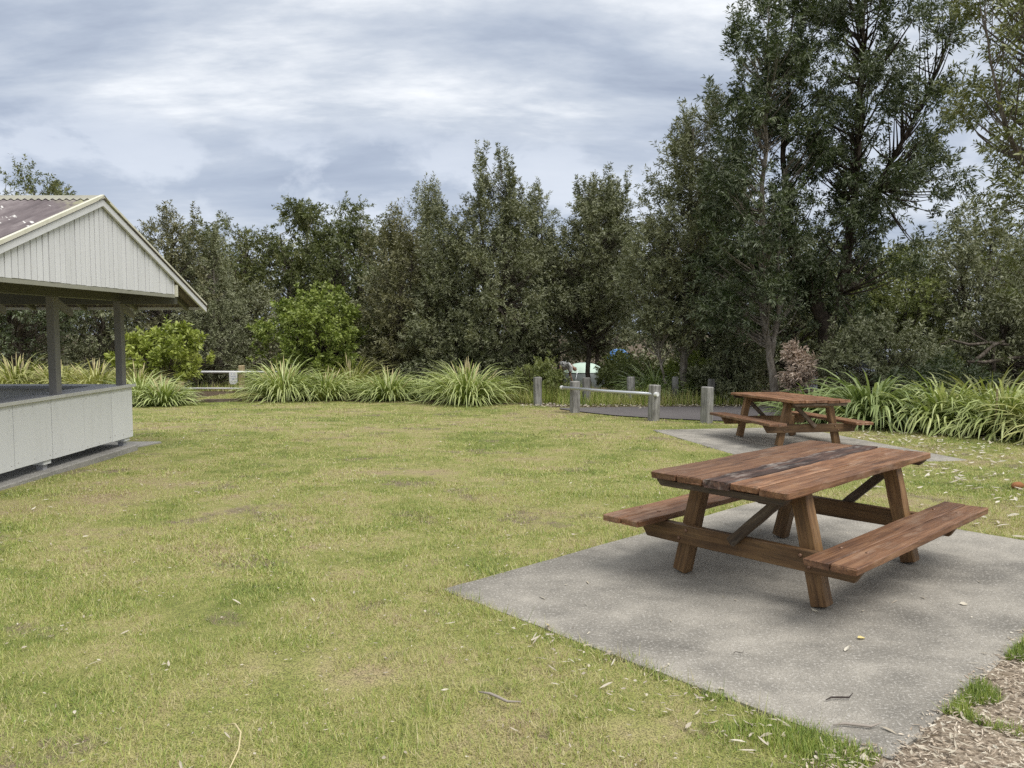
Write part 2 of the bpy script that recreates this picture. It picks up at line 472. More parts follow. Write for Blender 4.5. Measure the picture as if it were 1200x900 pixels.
# ------------------------------------------------------------------ ground
U = np.array([math.cos(0.754), math.sin(0.754)])          # long axis of the near table and its pad
A = np.array([U[1], -U[0]])                               # across, to the camera's right
PAD0 = np.array([-0.44, 5.03])                            # left corner of the near pad
PAD_A, PAD_U = 2.78, 4.06
P2C, P2R = np.array([4.44, 12.95]), -1.392 + math.pi / 2   # far pad centre and turn
P2W, P2L = 2.9, 4.5


def in_pad1(x, y, grow=0.0):
    px, py = x - PAD0[0], y - PAD0[1]
    a, u = px * A[0] + py * A[1], px * U[0] + py * U[1]
    return (a > -grow) & (a < PAD_A + grow) & (u > -grow) & (u < PAD_U + grow)


def in_pad2(x, y, grow=0.0):
    c, s = math.cos(P2R), math.sin(P2R)
    px, py = x - P2C[0], y - P2C[1]
    a, b = px * c + py * s, -px * s + py * c
    return (abs(a) < P2W / 2 + grow) & (abs(b) < P2L / 2 + grow)


ROAD_NEAR = np.array([(1.15, 20.1), (1.75, 19.0), (2.5, 18.05), (3.35, 17.45), (4.4, 16.95), (6, 16.6), (8, 16.7), (10, 17.2), (13, 18.2), (18, 19.5)])
ROAD_FAR = np.array([(1.15, 20.3), (2.0, 20.45), (3.0, 20.6), (4.2, 20.7), (5.6, 20.75), (7, 20.8), (8.5, 21.0), (10.5, 21.4), (13.5, 22.2), (18, 23.5)])


def in_road(x, y, grow=0.0):
    lo = np.interp(x, ROAD_NEAR[:, 0], ROAD_NEAR[:, 1]) - grow
    hi = np.interp(x, ROAD_FAR[:, 0], ROAD_FAR[:, 1]) + grow
    return (x > 1.2 - grow) & (y > lo) & (y < hi)


def in_pavilion(x, y):
    return (x < -5.2) & (x > -10.0) & (y > 5.9) & (y < 12.1)


def litter_field(x, y):
    """1 under trees and in beds, 0 on the lawn"""
    edge = np.interp(x, [-60, -16, -11, -9.4, -9.2, -7.6, -7.4, -4, -0.2, 0.6, 1.2, 5.5, 6.2, 7.2, 8.2, 9.0, 12, 60],
                     [26, 25.2, 22.2, 21.8, 27.5, 27.5, 22.9, 22.8, 21.6, 21.4, 20.6, 20.8, 16.6, 15.6, 13.9, 12.6, 9.5, 5])
    v = smoothstep(-0.25, 0.35, y - edge + (vnoise(x, y, 1.3, 3) - .5) * .7)
    return v


def mulch_field(x, y):
    px, py = x - PAD0[0], y - PAD0[1]
    a, u = px * A[0] + py * A[1], px * U[0] + py * U[1]
    v = smoothstep(PAD_A - 0.45, PAD_A + 0.05, a) * smoothstep(-1.0, -0.25, u)
    v = np.maximum(v, smoothstep(PAD_A + 0.1, PAD_A + 0.5, a))
    return v * (1 - smoothstep(4.2, 5.4, u))


def axis_pts(segs):
    out = []
    for a, b, s in segs:
        out += list(np.arange(a, b, s))
    return np.array(out + [segs[-1][1]])


xs = axis_pts([(-300, -40, 20), (-40, -14, 1.0), (-14, 14, 0.2), (14, 40, 1.0), (40, 300, 20)])
ys = axis_pts([(-30, 1.5, 1.5), (1.5, 30, 0.2), (30, 50, 1.0), (50, 400, 25)])
GX, GY = np.meshgrid(xs, ys)
GZ = ground_z(GX, GY) + (vnoise(GX, GY, 1.7, 1) - 0.5) * 0.012 * (~in_pad1(GX, GY, 0.4) & ~in_pad2(GX, GY, 0.4) & ~in_road(GX, GY, 0.3))
GZ = np.where(in_pad1(GX, GY, -0.12) | in_pad2(GX, GY, -0.12), GZ - 0.05, GZ)
nx, ny = len(xs), len(ys)
ii = (np.arange(ny - 1)[:, None] * nx + np.arange(nx - 1)[None]).ravel()
g = mesh_np('ground', np.stack([GX, GY, GZ], -1), np.stack([ii, ii + 1, ii + nx + 1, ii + nx], -1), M['ground'], None,
            {'litter': litter_field(GX, GY).ravel(), 'mulch': mulch_field(GX, GY).ravel()}, True)
tag(g, 'patchy mown lawn running back to litter under the trees', 'lawn', kind='structure')


def pad(name, corners, top, thick, mat, label):
    """a cast slab with a slightly rounded, uneven edge"""
    C = np.array(corners, float)
    pts = []
    for i in range(len(C)):
        a, b = C[i], C[(i + 1) % len(C)]
        n = max(2, int(np.linalg.norm(b - a) / 0.12))
        for k in range(n):
            pts.append(a + (b - a) * k / n + R.normal(0, 0.004, 2))
    pts = np.array(pts)
    cen = pts.mean(0)
    inn = cen + (pts - cen) * (1 - 0.010)
    n = len(pts)
    tz = np.array([top(*p) for p in pts])
    V = np.concatenate([np.c_[pts, tz - thick], np.c_[pts, tz - 0.008], np.c_[inn, [top(*p) for p in inn]]])
    F4 = []
    for k in range(2):
        for i in range(n):
            j = (i + 1) % n
            F4.append((k * n + i, k * n + j, (k + 1) * n + j, (k + 1) * n + i))
    mb = MB().add(V.tolist(), F4)
    mb.f.append(tuple(range(2 * n, 3 * n)))
    o = mb.build(name, mat)
    return tag(o, label, 'concrete pad', kind='structure')


c1 = [PAD0, PAD0 + A * PAD_A, PAD0 + A * PAD_A + U * PAD_U, PAD0 + U * PAD_U]
pad('pavement', c1, lambda x, y: 0.0, 0.12, M['concrete'], 'grey stained concrete pad under the near picnic table')
cc, ss = math.cos(P2R), math.sin(P2R)
c2 = [P2C + np.array([a * cc - b * ss, a * ss + b * cc]) for a, b in ((-P2W / 2, -P2L / 2), (P2W / 2, -P2L / 2), (P2W / 2, P2L / 2), (-P2W / 2, P2L / 2))]
PAD2_TOP = lambda x, y: -0.192 - 0.0195 * (y - 13.1)
pad('pavement', c2, PAD2_TOP, 0.14, M['concrete'], 'pale concrete pad under the far picnic table')
pad('pavement', [(-10.0, 6.0), (-5.26, 6.0), (-5.27, 11.28), (-10.0, 11.28)], lambda x, y: 0.022, 0.2, M['concrete_b'], 'raised concrete slab beneath the open kiosk')
pad('pavement', [(-10.0, 11.30), (-5.50, 11.30), (-5.28, 12.05), (-10.0, 12.05)], lambda x, y: -0.045, 0.15, M['concrete_b'], 'low concrete apron at the far end of the kiosk slab')

# road
rx = axis_pts([(1.2, 18, 0.4)])
rows = []
for k in np.linspace(0, 1, 11):
    yy = np.interp(rx, ROAD_NEAR[:, 0], ROAD_NEAR[:, 1]) * (1 - k) + np.interp(rx, ROAD_FAR[:, 0], ROAD_FAR[:, 1]) * k
    rows.append(np.c_[rx, yy, ground_z(rx, yy) + 0.022])
V = np.concatenate(rows)
n = len(rx)
ii = (np.arange(10)[:, None] * n + np.arange(n - 1)[None]).ravel()
road = mesh_np('road', V, np.stack([ii, ii + 1, ii + n + 1, ii + n], -1), M['asphalt'], smooth=True)
tag(road, 'dark asphalt park road curving behind the far table', 'road', kind='structure')

# ------------------------------------------------------------------ picnic tables
def beam_mesh(L, wd, ht, ch=0.006, nseg=7, jit=0.0012, cut=0.0, seed=0, endjit=0.0):
    """timber along local x with worn arrises; cut slants the lower ends"""
    r = np.random.default_rng(seed)
    oct_ = [(-wd / 2, -ht / 2 + ch), (-wd / 2 + ch, -ht / 2), (wd / 2 - ch, -ht / 2), (wd / 2, -ht / 2 + ch),
            (wd / 2, ht / 2 - ch), (wd / 2 - ch, ht / 2), (-wd / 2 + ch, ht / 2), (-wd / 2, ht / 2 - ch)]
    xs_ = [-L / 2, -L / 2 + ch] + list(np.linspace(-L / 2, L / 2, nseg)[1:-1]) + [L / 2 - ch, L / 2]
    V, Fs = [], []
    for k, x in enumerate(xs_):
        end = k in (0, len(xs_) - 1)
        for (y, z) in oct_:
            sc = (1 - ch / (wd / 2), 1 - ch / (ht / 2)) if end else (1, 1)
            xx = x
            if cut and abs(x) > L / 2 - ch * 1.5:
                xx = x - math.copysign(cut * (0.5 - z / ht), x)
            V.append((xx + (r.normal(0, endjit) if end else 0), y * sc[0] + r.normal(0, jit), z * sc[1] + r.normal(0, jit)))
    for k in range(len(xs_) - 1):
        for i in range(8):
            j = (i + 1) % 8
            Fs.append((k * 8 + i, (k + 1) * 8 + i, (k + 1) * 8 + j, k * 8 + j))
    Fs.append(tuple(range(8)))
    Fs.append(tuple(range((len(xs_) - 1) * 8 + 7, (len(xs_) - 1) * 8 - 1, -1)))
    me = bpy.data.meshes.new('timber')
    me.from_pydata(V, [], Fs)
    me.update()
    return me


SEED = [100]
MATS = {}


def beam(name, parent, p0, p1, wd, ht, mat, up=(0, 0, 1), **kw):
    p0, p1 = Vector(p0), Vector(p1)
    SEED[0] += 1
    me = beam_mesh((p1 - p0).length, wd, ht, seed=SEED[0], **kw)
    me.materials.append(mat)
    o = link_mesh(name, me, parent)
    x = (p1 - p0).normalized()
    y = Vector(up).cross(x).normalized()
    z = x.cross(y)
    MATS[o.name] = Matrix.Translation((p0 + p1) / 2) @ Matrix((x, y, z)).transposed().to_4x4()
    o.matrix_local = MATS[o.name]
    return o


def bolt(parent_obj, root, p, axis):
    """domed bolt head as a sub-part; p and axis in the thing's frame"""
    a = Vector(axis).normalized()
    mb = MB().tube([Vector(p), Vector(p) + a * 0.006, Vector(p) + a * 0.010], [0.013, 0.012, 0.006], 8)
    o = mb.build('bolt', M['bolt'], parent_obj, smooth=True)
    o.matrix_local = MATS[parent_obj.name].inverted()
    return o


def picnic_table(x, y, z, rz, label, tilt=0.0, rotten=True):
    root = empty('picnic_table', (x, y, z), rz, label=label, cat='picnic table', group='timber picnic tables on concrete pads')
    if tilt:
        root.rotation_euler = (Matrix.Rotation(math.atan(tilt), 4, 'X') @ Matrix.Rotation(rz, 4, 'Z')).to_euler()
    r = np.random.default_rng(int(x * 10))
    zt, zb, W, L, Lb = 0.74, 0.395, 0.954, 2.113, 2.119
    vi, vo, fu, fv = 0.564, 0.866, 0.666, 0.493
    pw = W / 5
    for k in range(5):                                           # tabletop, v runs to the right of u => local -y
        v = -W / 2 + pw * (k + 0.5)
        j0, j1 = r.normal(0, 0.008, 2)
        mt = M['table_rot'] if (rotten and k == 2) else M['table']
        beam('tabletop_plank', root, (-L / 2 + j0, -v, zt - 0.022 + r.normal(0, 0.0015)), (L / 2 + j1, -v, zt - 0.022 + r.normal(0, 0.0015)),
             pw - 0.010, 0.044, mt, ch=0.005, nseg=16, jit=0.0016 if not (rotten and k == 2) else 0.0035, endjit=0.004)
    for s in (1, -1):
        for k in range(2):
            v = s * (vi + (vo - vi) * (k + 0.5) / 2)
            pl_ = beam('bench_plank', root, (-Lb / 2 + r.normal(0, .006), -v, zb - 0.021), (Lb / 2 + r.normal(0, .006), -v, zb - 0.021),
                       (vo - vi) / 2 - 0.007, 0.042, M['table'], ch=0.005, nseg=14, jit=0.0013, endjit=0.003)
            for u in (-fu - .05, fu + .05):
                bolt(pl_, root, (u, -v + 0.02, zb - 0.003), (0, 0, 1))
    for e in (-1, 1):
        for s in (1, -1):
            top_v = 0.34
            beam('leg', root, (e * fu, -s * (fv + 0.0), 0.012), (e * fu, -s * top_v, zt - 0.055), 0.10, 0.092, M['table_leg'], up=(1, 0, 0), ch=0.005)
        rail = beam('bench_rail', root, (e * (fu + 0.074), -0.80, zb - 0.042 - 0.066), (e * (fu + 0.074), 0.80, zb - 0.042 - 0.066),
                    0.052, 0.128, M['table_leg'], ch=0.005, cut=0.075)
        for s in (1, -1):
            for dv, dz in ((-0.022, 0.03), (0.02, -0.03)):
                zc_ = zb - 0.108 + dz
                vv = top_v + (fv - top_v) * (1 - (zc_ / (zt - .055))) + dv
                bolt(rail, root, (e * (fu + 0.101), -s * vv, zc_), (e, 0, 0))
        beam('batten', root, (e * (fu + 0.02), -0.40, zt - 0.044 - 0.046), (e * (fu + 0.02), 0.40, zt - 0.044 - 0.046), 0.125, 0.088, M['table_leg'], ch=0.006, cut=0.07)
        beam('batten', root, (e * (L / 2 - 0.055), -0.455, zt - 0.044 - 0.024), (e * (L / 2 - 0.055), 0.455, zt - 0.044 - 0.024), 0.055, 0.044, M['table_grey'], ch=0.006, cut=0.03)
        beam('brace', root, (e * (fu + 0.126), 0.05, zb - 0.085), (e * (fu + 0.126), -0.33, zt - 0.062), 0.045, 0.062, M['table_grey'], ch=0.006, up=(0, 0, 1))
    return root


picnic_table(1.984, 5.49, 0.0, 0.754, 'big reddish brown picnic table with a rotted plank, nearest to the viewer')
picnic_table(4.496, 13.146, PAD2_TOP(4.496, 13.146) + 0.002, -1.392, 'smaller-looking brown picnic table on the far pad before the strappy plants', -0.0195, False)

# ------------------------------------------------------------------ kiosk pavilion
kx = empty('kiosk', (0, 0, 0), label='pale grey open kiosk with gabled corrugated roof and counter', cat='kiosk')
GXP, RY, RZ_, SL = -4.55, 9.04, 3.075, 0.377       # gable plane, ridge y, ridge height, roof fall
EAVE = 2.95
BB = 0.072


def roof_z(y):
    return RZ_ - SL * abs(y - RY)


# roof sheets
pitch_ = 0.076
xs_r = np.arange(-9.7, GXP + 0.05, pitch_ / 8)
wav = 0.0095 * np.cos(xs_r / pitch_ * 2 * np.pi)
for s in (1, -1):
    ysr = RY + s * np.array([0.0, 0.7, 1.4, 2.1, EAVE + 0.06])
    V = np.concatenate([np.c_[xs_r, np.full_like(xs_r, y), roof_z(y) + 0.016 + wav] for y in ysr])
    n = len(xs_r)
    ii = (np.arange(4)[:, None] * n + np.arange(n - 1)[None]).ravel()
    mesh_np('roof_sheet', V, np.stack([ii, ii + 1, ii + n + 1, ii + n], -1), M['roof'], kx, smooth=True)
# ridge capping with scalloped lower edge
cv = 0.0095 * np.cos(xs_r / pitch_ * 2 * np.pi)
rowsv = []
for dy, dz in ((-0.12, 0.0), (-0.05, 0.004), (0.0, 0.018), (0.05, 0.004), (0.12, 0.0)):
    rowsv.append(np.c_[xs_r, np.full_like(xs_r, RY + dy), np.full_like(xs_r, roof_z(RY + dy) + 0.028 + dz) + (cv if abs(dy) > .1 else 0)])
n = len(xs_r)
ii = (np.arange(4)[:, None] * n + np.arange(n - 1)[None]).ravel()
mesh_np('ridge_cap', np.concatenate(rowsv), np.stack([ii, ii + 1, ii + n + 1, ii + n], -1), M['cap'], kx, smooth=True)
# barge boards, eave fascias
for s in (1, -1):
    y0, y1 = RY, RY + s * EAVE
    prof = [(y0, roof_z(y0) + 0.002), (y0, roof_z(y0) - BB), (y1, roof_z(y1) - BB), (y1, roof_z(y1) + 0.002)]
    if s < 0:
        prof = prof[::-1]
    bb = MB().prism_x(prof, GXP, GXP + 0.028).build('barge_board', M['cladding'], kx, bevel=0.003)
    MB().box((-9.7, min(y1, y1 + s * 0.022), roof_z(y1) - 0.04), (GXP - 0.003, max(y1, y1 + s * 0.022), roof_z(y1) + 0.0)).build('fascia', M['cladding'], kx)
    MB().prism_x([(y0 + s * 0.0, roof_z(y0) + 0.052), (y0, roof_z(y0) + 0.012), (y1, roof_z(y1) + 0.012), (y1, roof_z(y1) + 0.052)][::s], GXP + 0.002, GXP + 0.038).build('barge_cap', M['cream'], kx)
# gable cladding boards
GB0, GB1, GBZ = 7.11, 10.97, 2.11
y = GB0
k = 0
MB().prism_x([(GB0, GBZ + .01), (GB1, GBZ + .01), (GB1, roof_z(GB1) - .03), (RY, RZ_ - .03), (GB0, roof_z(GB0) - .03)], GXP - 0.06, GXP - 0.034).build('gable_backing', M['dark_gap'], kx)
while y < GB1 - 0.02:
    y2 = min(y + 0.1, GB1)
    a, b = y + 0.007, y2 - 0.007
    pr = [(a, GBZ + R.normal(0, .002)), (b, GBZ + R.normal(0, .002)), (b, roof_z(b) - 0.055)]
    if a < RY < b:
        pr.append((RY, RZ_ - 0.055))
    pr.append((a, roof_z(a) - 0.055))
    MB().prism_x(pr, GXP - 0.035, GXP - 0.012 + R.normal(0, 0.0025)).build('cladding_board', M['cladding'], kx, bevel=0.002)
    y = y2
for s in (1, -1):
    yy = RY + s * (GB1 - RY)
    MB().box((GXP - 0.04, min(yy, yy + s * .05), GBZ - 0.03), (GXP + 0.012, max(yy, yy + s * .05), roof_z(yy) - 0.11)).build('end_block', M['cream'], kx)
# flat soffit strip behind the gable, front beam, eave beams, rafters
MB().box((GXP - 0.03, GB0, GBZ - 0.045), (GXP - 0.012, GB1, GBZ - 0.004)).build('gable_rail', M['soffit'], kx)
PX = -5.45
MB().box((PX - 0.05, 6.75, 2.03), (PX + 0.05, 11.33, 2.20)).build('front_beam', M['beam'], kx, bevel=0.004)
for yy in (6.84, 11.22):
    MB().box((-9.5, yy - 0.045, 1.985), (GXP - 0.1, yy + 0.045, 2.15)).build('eave_beam', M['beam'], kx, bevel=0.004)
for i, xr in enumerate(np.arange(-9.3, -4.6, 0.75)):
    for s in (1, -1):
        y0, y1 = RY + s * 0.02, RY + s * (EAVE - 0.03)
        prof = [(y0, roof_z(y0) - 0.004), (y0, roof_z(y0) - 0.09), (y1, roof_z(y1) - 0.06), (y1, roof_z(y1) - 0.004)]
        MB().prism_x(prof if s > 0 else prof[::-1], xr - 0.022, xr + 0.022).build('rafter', M['beam'], kx)
# posts with outrigger brackets
for yy in (6.86, 8.28, 9.60, 11.22):
    p = MB().box((PX - 0.047, yy - 0.055, 0.86), (PX + 0.047, yy + 0.055, 2.03)).build('post', M['post'], kx, bevel=0.004)
    MB().prism_x([(yy + 0.057, 2.012), (yy + 0.057, 1.92), (yy + 0.40, 1.80), (yy + 0.40, 1.88)], PX - 0.02, PX + 0.03).build('bracket', M['post'], p, bevel=0.003)
for yy in (6.86, 11.22):
    MB().box((-9.35, yy - 0.055, 0.0), (-9.25, yy + 0.055, 2.02)).build('post', M['post'], kx, bevel=0.004)
# counter walls: sheets over a frame, on stumps
FX = -5.35
MB().box((FX - 0.07, 6.8, 0.16), (FX - 0.016, 11.29, 0.82)).build('wall_frame', M['dark_gap'], kx)
jts = [6.78, 7.48, 7.95, 8.60, 9.32, 10.03, 10.73, 11.32]
for a, b in zip(jts[:-1], jts[1:]):
    sh = MB().box((FX - 0.014, a + 0.005, 0.135 + R.normal(0, .002)), (FX + R.normal(0, .0012), b - 0.005, 0.828)).build('wall_sheet', M['panel'], kx, bevel=0.002)
    for yy in (a + 0.06, (a + b) / 2, b - 0.06):
        for zz_ in (0.19, 0.78):
            zj = zz_ + R.normal(0, .012)
            MB().tube([(FX - .004, yy, zj), (FX + 0.0025, yy, zj)], [0.006, 0.005], 6).build('nail', M['bolt'], sh)
MB().box((-9.3, 11.30 + .003, 0.135), (FX - 0.012, 11.32, 0.828)).build('wall_sheet', M['panel'], kx)
MB().box((-9.3, 6.78, 0.135), (FX - 0.012, 6.80, 0.828)).build('wall_sheet', M['panel'], kx)
MB().box((FX - 0.40, 6.76, 0.83), (FX + 0.005, 11.36, 0.866)).build('countertop', M['counter'], kx, bevel=0.003)
MB().box((FX + 0.007, 6.76, 0.832), (FX + 0.035, 11.37, 0.872)).build('counter_edge', M['counter_edge'], kx, bevel=0.004)
MB().box((-9.3, 10.98, 0.831), (FX - 0.403, 11.36, 0.868)).build('countertop', M['counter'], kx, bevel=0.003)
for yy in (7.3, 9.24, 11.17):
    st = MB().box((FX - 0.16, yy - 0.075, 0.085), (FX - 0.02, yy + 0.075, 0.158)).build('stump', M['panel'], kx, bevel=0.004)
    MB().box((FX - 0.13, yy - 0.04, 0.02), (FX - 0.05, yy + 0.04, 0.086)).build('stump_foot', M['counter'], st)

# ------------------------------------------------------------------ bollards and barrier rail
def bollard(x, y, h, label, rz=0.0, wd=0.19):
    seed = int(abs(x * 100 + y * 7))
    me = beam_mesh(h + 0.15, wd, wd, ch=0.014, nseg=6, jit=0.003, seed=seed, endjit=0.004)
    me.materials.append(M['bollard'])
    o = link_mesh('bollard', me)
    r = np.random.default_rng(seed)
    o.matrix_world = Matrix.Translation((x, y, gz(x, y) + (h - 0.15) / 2)) @ Matrix.Rotation(rz, 4, 'Z') @ Matrix.Rotation(r.normal(0, .012), 4, 'X') @ Matrix.Rotation(-math.pi / 2 + r.normal(0, .012), 4, 'Y')
    return tag(o, label, 'bollard', 'weathered timber bollards by the road')


bollard(0.68, 21.29, 0.76, 'grey timber bollard standing alone beside the dark bush, left of the barrier', 0.2)
bollard(1.50, 19.15, 0.75, 'grey timber bollard carrying the far end of the metal rail', 0.35)
bollard(3.03, 17.13, 0.77, 'grey timber bollard carrying the near end of the metal rail', 0.5)
bollard(4.01, 16.52, 0.75, 'grey timber bollard with one dark side next to the far table bench', 0.6)
bollard(2.02, 21.8, 0.72, 'grey timber bollard across the road just behind the rail end', 0.1)
bollard(3.26, 22.04, 0.73, 'grey timber bollard across the road under the middle of the rail', 0.05)
bollard(4.47, 22.04, 0.73, 'slim grey bollard half covered by a strappy plant across the road', 0.1, 0.15)
bollard(5.60, 22.3, 0.73, 'grey timber bollard across the road behind the dark-sided one', 0.15)
bollard(5.30, 21.4, 0.70, 'darker grey bollard tight beside another across the road', 0.15, 0.15)
rl = empty('barrier_rail', (1.5, 19.15, gz(1.5, 19.15)), label='galvanised pipe rail spanning two timber bollards', cat='rail')
p0, p1 = Vector((1.20, 19.26, 0.242)), Vector((3.06, 16.99, 0.262))
off = Vector(rl.location)
MB().tube([p0 - off, (p0 + p1) / 2 - off - Vector((0, 0, 0.012)), p1 - off], [0.036] * 3, 12).build('pipe', M['steel'], rl, smooth=True)
MB().tube([p0 - off - (p1 - p0).normalized() * 0.03, p0 - off + (p1 - p0).normalized() * 0.02], [0.045, 0.045], 12).build('end_cap', M['white_rail'], rl)
MB().tube([p1 - off - (p1 - p0).normalized() * 0.05, p1 - off + (p1 - p0).normalized() * 0.03], [0.046, 0.046], 12).build('collar', M['white_rail'], rl)

# low white rail fence with a notice, far left
fg = gz(-10.5, 28)
fn = empty('rail_fence', (-11.5, 28, fg), label='low white two-rail fence with pale posts beyond the lawn gap', cat='fence')
for i, xx in enumerate((-0.02, 2.1, 4.2)):
    me = beam_mesh(0.92 + 0.1, 0.17, 0.17, ch=0.01, nseg=5, jit=.002, seed=50 + i)
    me.materials.append(M['pine_post'])
    o = link_mesh('post', me, fn)
    o.matrix_local = Matrix.Translation((xx, 0, 0.41)) @ Matrix.Rotation(-math.pi / 2, 4, 'Y')
MB().tube([(0, -0.1, 0.70), (2.1, -0.105, 0.695), (4.2, -0.1, 0.69)], [0.042] * 3, 10).build('rail', M['white_rail'], fn, smooth=True)
MB().tube([(0, -0.1, 0.13), (2.1, -0.105, 0.125), (4.2, -0.1, 0.13)], [0.030] * 3, 10).build('rail', M['white_rail'], fn, smooth=True)
sg = empty('notice_sign', (-9.64, 27.84, fg + 0.52), label='small white notice with faint lines hung on the white rail', cat='sign')
MB().box((-0.14, -0.008, -0.19), (0.14, 0.008, 0.19)).build('board', M['white_rail'], sg, bevel=0.003)
m, t = material('faded_print')
finish(t, (0.50, 0.53, 0.62), 0.6)
for (a, b, c_, d) in ((-0.07, -0.045, 0.09, 0.15), (0.02, 0.05, 0.09, 0.15), (-0.09, 0.09, 0.02, 0.045), (-0.05, 0.04, -0.06, -0.03), (-0.03, 0.02, -0.09, -0.07)):
    MB().box((a, -0.0105, c_), (b, -0.0084, d)).build('print', m, sg)
MB().box((-0.11, -0.012, -0.24), (0.10, 0.010, -0.197)).build('lower_strip', M['white_rail'], sg)
# timber edging in the lawn gap
ed = beam('timber_edging', None, (-9.25, 22.05, gz(-9, 22) + 0.03), (-7.65, 22.75, gz(-7.8, 22.7) + 0.03), 0.09, 0.11, M['table_grey'], ch=0.01, jit=.004)
tag(ed, 'dark low sleeper edging the lawn at the path gap', 'edging')

# ------------------------------------------------------------------ campsite seen through the trees
m_skin, t = material('skin')
finish(t, (0.45, 0.26, 0.18), 0.55)
m_white, t = material('white_cotton')
finish(t, (0.82, 0.82, 0.80), 0.8)
m_black, t = material('black_cloth')
finish(t, (0.012, 0.012, 0.014), 0.8)


def skin_body(name, verts, edges, mats, parent=None):
    """one continuous figure grown from a posed skeleton"""
    me = bpy.data.meshes.new(name)
    me.from_pydata([v[:3] for v in verts], [], [])
    me.clear_geometry()
    me.from_pydata([v[:3] for v in verts], edges, [])
    o = link_mesh(name, me, parent)
    sk = o.modifiers.new('skin', 'SKIN')
    sk.use_smooth_shade = True
    for i, v in enumerate(verts):
        me.skin_vertices[0].data[i].radius = (v[3], v[4] if len(v) > 4 else v[3])
        me.skin_vertices[0].data[i].use_root = (i == 0)
    sub = o.modifiers.new('smooth', 'SUBSURF')
    sub.levels = sub.render_levels = 2
    for mm in mats:
        me.materials.append(mm)
    return o


pg = gz(2.0, 30)
pe = empty('person', (1.97, 30.0, pg), label='person in white shirt and black shorts bending over by the tents', cat='person')
bv = [(-0.24, 0, 0.82, 0.13, 0.15), (-0.10, 0, 0.90, 0.125, 0.14), (0.08, 0, 0.93, 0.135, 0.15), (0.22, 0, 0.90, 0.10, 0.13), (0.29, 0, 0.85, 0.055), (0.36, 0, 0.80, 0.09, 0.085), (0.43, 0, 0.73, 0.075),
      (-0.25, 0.10, 0.74, 0.085), (-0.20, 0.11, 0.45, 0.06), (-0.26, 0.12, 0.10, 0.04), (-0.12, 0.12, 0.04, 0.035),
      (-0.25, -0.10, 0.74, 0.085), (-0.14, -0.11, 0.45, 0.06), (-0.20, -0.12, 0.10, 0.04), (-0.06, -0.12, 0.04, 0.035),
      (0.20, 0.17, 0.86, 0.055), (0.20, 0.19, 0.60, 0.042), (0.27, 0.17, 0.38, 0.032), (0.29, 0.16, 0.30, 0.03),
      (0.20, -0.17, 0.86, 0.055), (0.18, -0.19, 0.60, 0.042), (0.25, -0.17, 0.38, 0.032), (0.27, -0.16, 0.30, 0.03)]
be = [(0, 1), (1, 2), (2, 3), (3, 4), (4, 5), (5, 6), (0, 7), (7, 8), (8, 9), (9, 10), (0, 11), (11, 12), (12, 13), (13, 14), (3, 15), (15, 16), (16, 17), (17, 18), (3, 19), (19, 20), (20, 21), (21, 22)]
skin_body('body', bv, be, [m_skin], pe)
skin_body('shirt', [(-0.16, 0, 0.87, 0.18, 0.20), (-0.05, 0, 0.92, 0.18, 0.20), (0.08, 0, 0.94, 0.18, 0.20), (0.22, 0, 0.905, 0.145, 0.175),
                    (0.20, 0.17, 0.86, 0.09), (0.20, 0.185, 0.66, 0.075), (0.20, -0.17, 0.86, 0.09), (0.19, -0.185, 0.66, 0.075)],
          [(0, 1), (1, 2), (2, 3), (3, 4), (4, 5), (3, 6), (6, 7)], [m_white], pe)
skin_body('shorts', [(-0.26, 0, 0.83, 0.18, 0.19), (-0.20, 0, 0.85, 0.16, 0.18), (-0.25, 0.10, 0.74, 0.105), (-0.21, 0.11, 0.52, 0.088), (-0.25, -0.10, 0.74, 0.105), (-0.16, -0.11, 0.52, 0.088)],
          [(0, 1), (0, 2), (2, 3), (0, 4), (4, 5)], [m_black], pe)
skin_body('hair', [(0.35, 0, 0.83, 0.092, 0.09), (0.41, 0, 0.78, 0.075)], [(0, 1)], [m_black], pe)


def dome_tent(x, y, rz, w_, d_, h_, m_fly, m_base, label):
    z0 = gz(x, y)
    root = empty('dome_tent', (x, y, z0), rz, label=label, cat='tent')
    nu, nv = 28, 10

    def surf(f0, f1, sc):
        V, Fs = [], []
        for i in range(nv + 1):
            f = f0 + (f1 - f0) * i / nv
            zz = h_ * math.sin(f * math.pi / 2) * sc
            rr = math.cos(f * math.pi / 2) ** 0.75 if f < 1 else 0.0
            for j in range(nu):
                a = 2 * math.pi * j / nu
                sag = 1 - 0.06 * math.cos(4 * a + math.pi) * math.sin(f * math.pi)
                V.append((w_ / 2 * rr * sc * sag * abs(math.cos(a)) ** 0.75 * math.copysign(1, math.cos(a)), d_ / 2 * rr * sc * sag * abs(math.sin(a)) ** 0.75 * math.copysign(1, math.sin(a)), zz))
        for i in range(nv):
            for j in range(nu):
                k = (j + 1) % nu
                Fs.append((i * nu + j, i * nu + k, (i + 1) * nu + k, (i + 1) * nu + j))
        return MB().add(V, Fs)
    surf(0.0, 1.0, 0.97).build('inner_tent', m_base, root, smooth=True)
    surf(0.42, 1.0, 1.0).build('fly_sheet', m_fly, root, smooth=True)
    for s in (1, -1):
        pts = [(s * w_ / 2 * math.cos(a) * 1.0 * max(math.sin(a + .0), 0) ** 0 * (1 if True else 0), d_ / 2 * math.cos(a) * 1.0, h_ * 1.01 * math.sin(a)) for a in np.linspace(0, math.pi, 17)]
        MB().tube([(p[0] * 0.78, p[1] * 0.78, p[2]) for p in pts], [0.008] * 17, 6).build('pole', M['steel'], root)
    return root


def cloth(name, col):
    m, t = material(name)
    finish(t, col, 0.55, t.noise(t.n('ShaderNodeTexCoord').outputs['Object'], 7, 3, 0.5), 0.02)
    return m


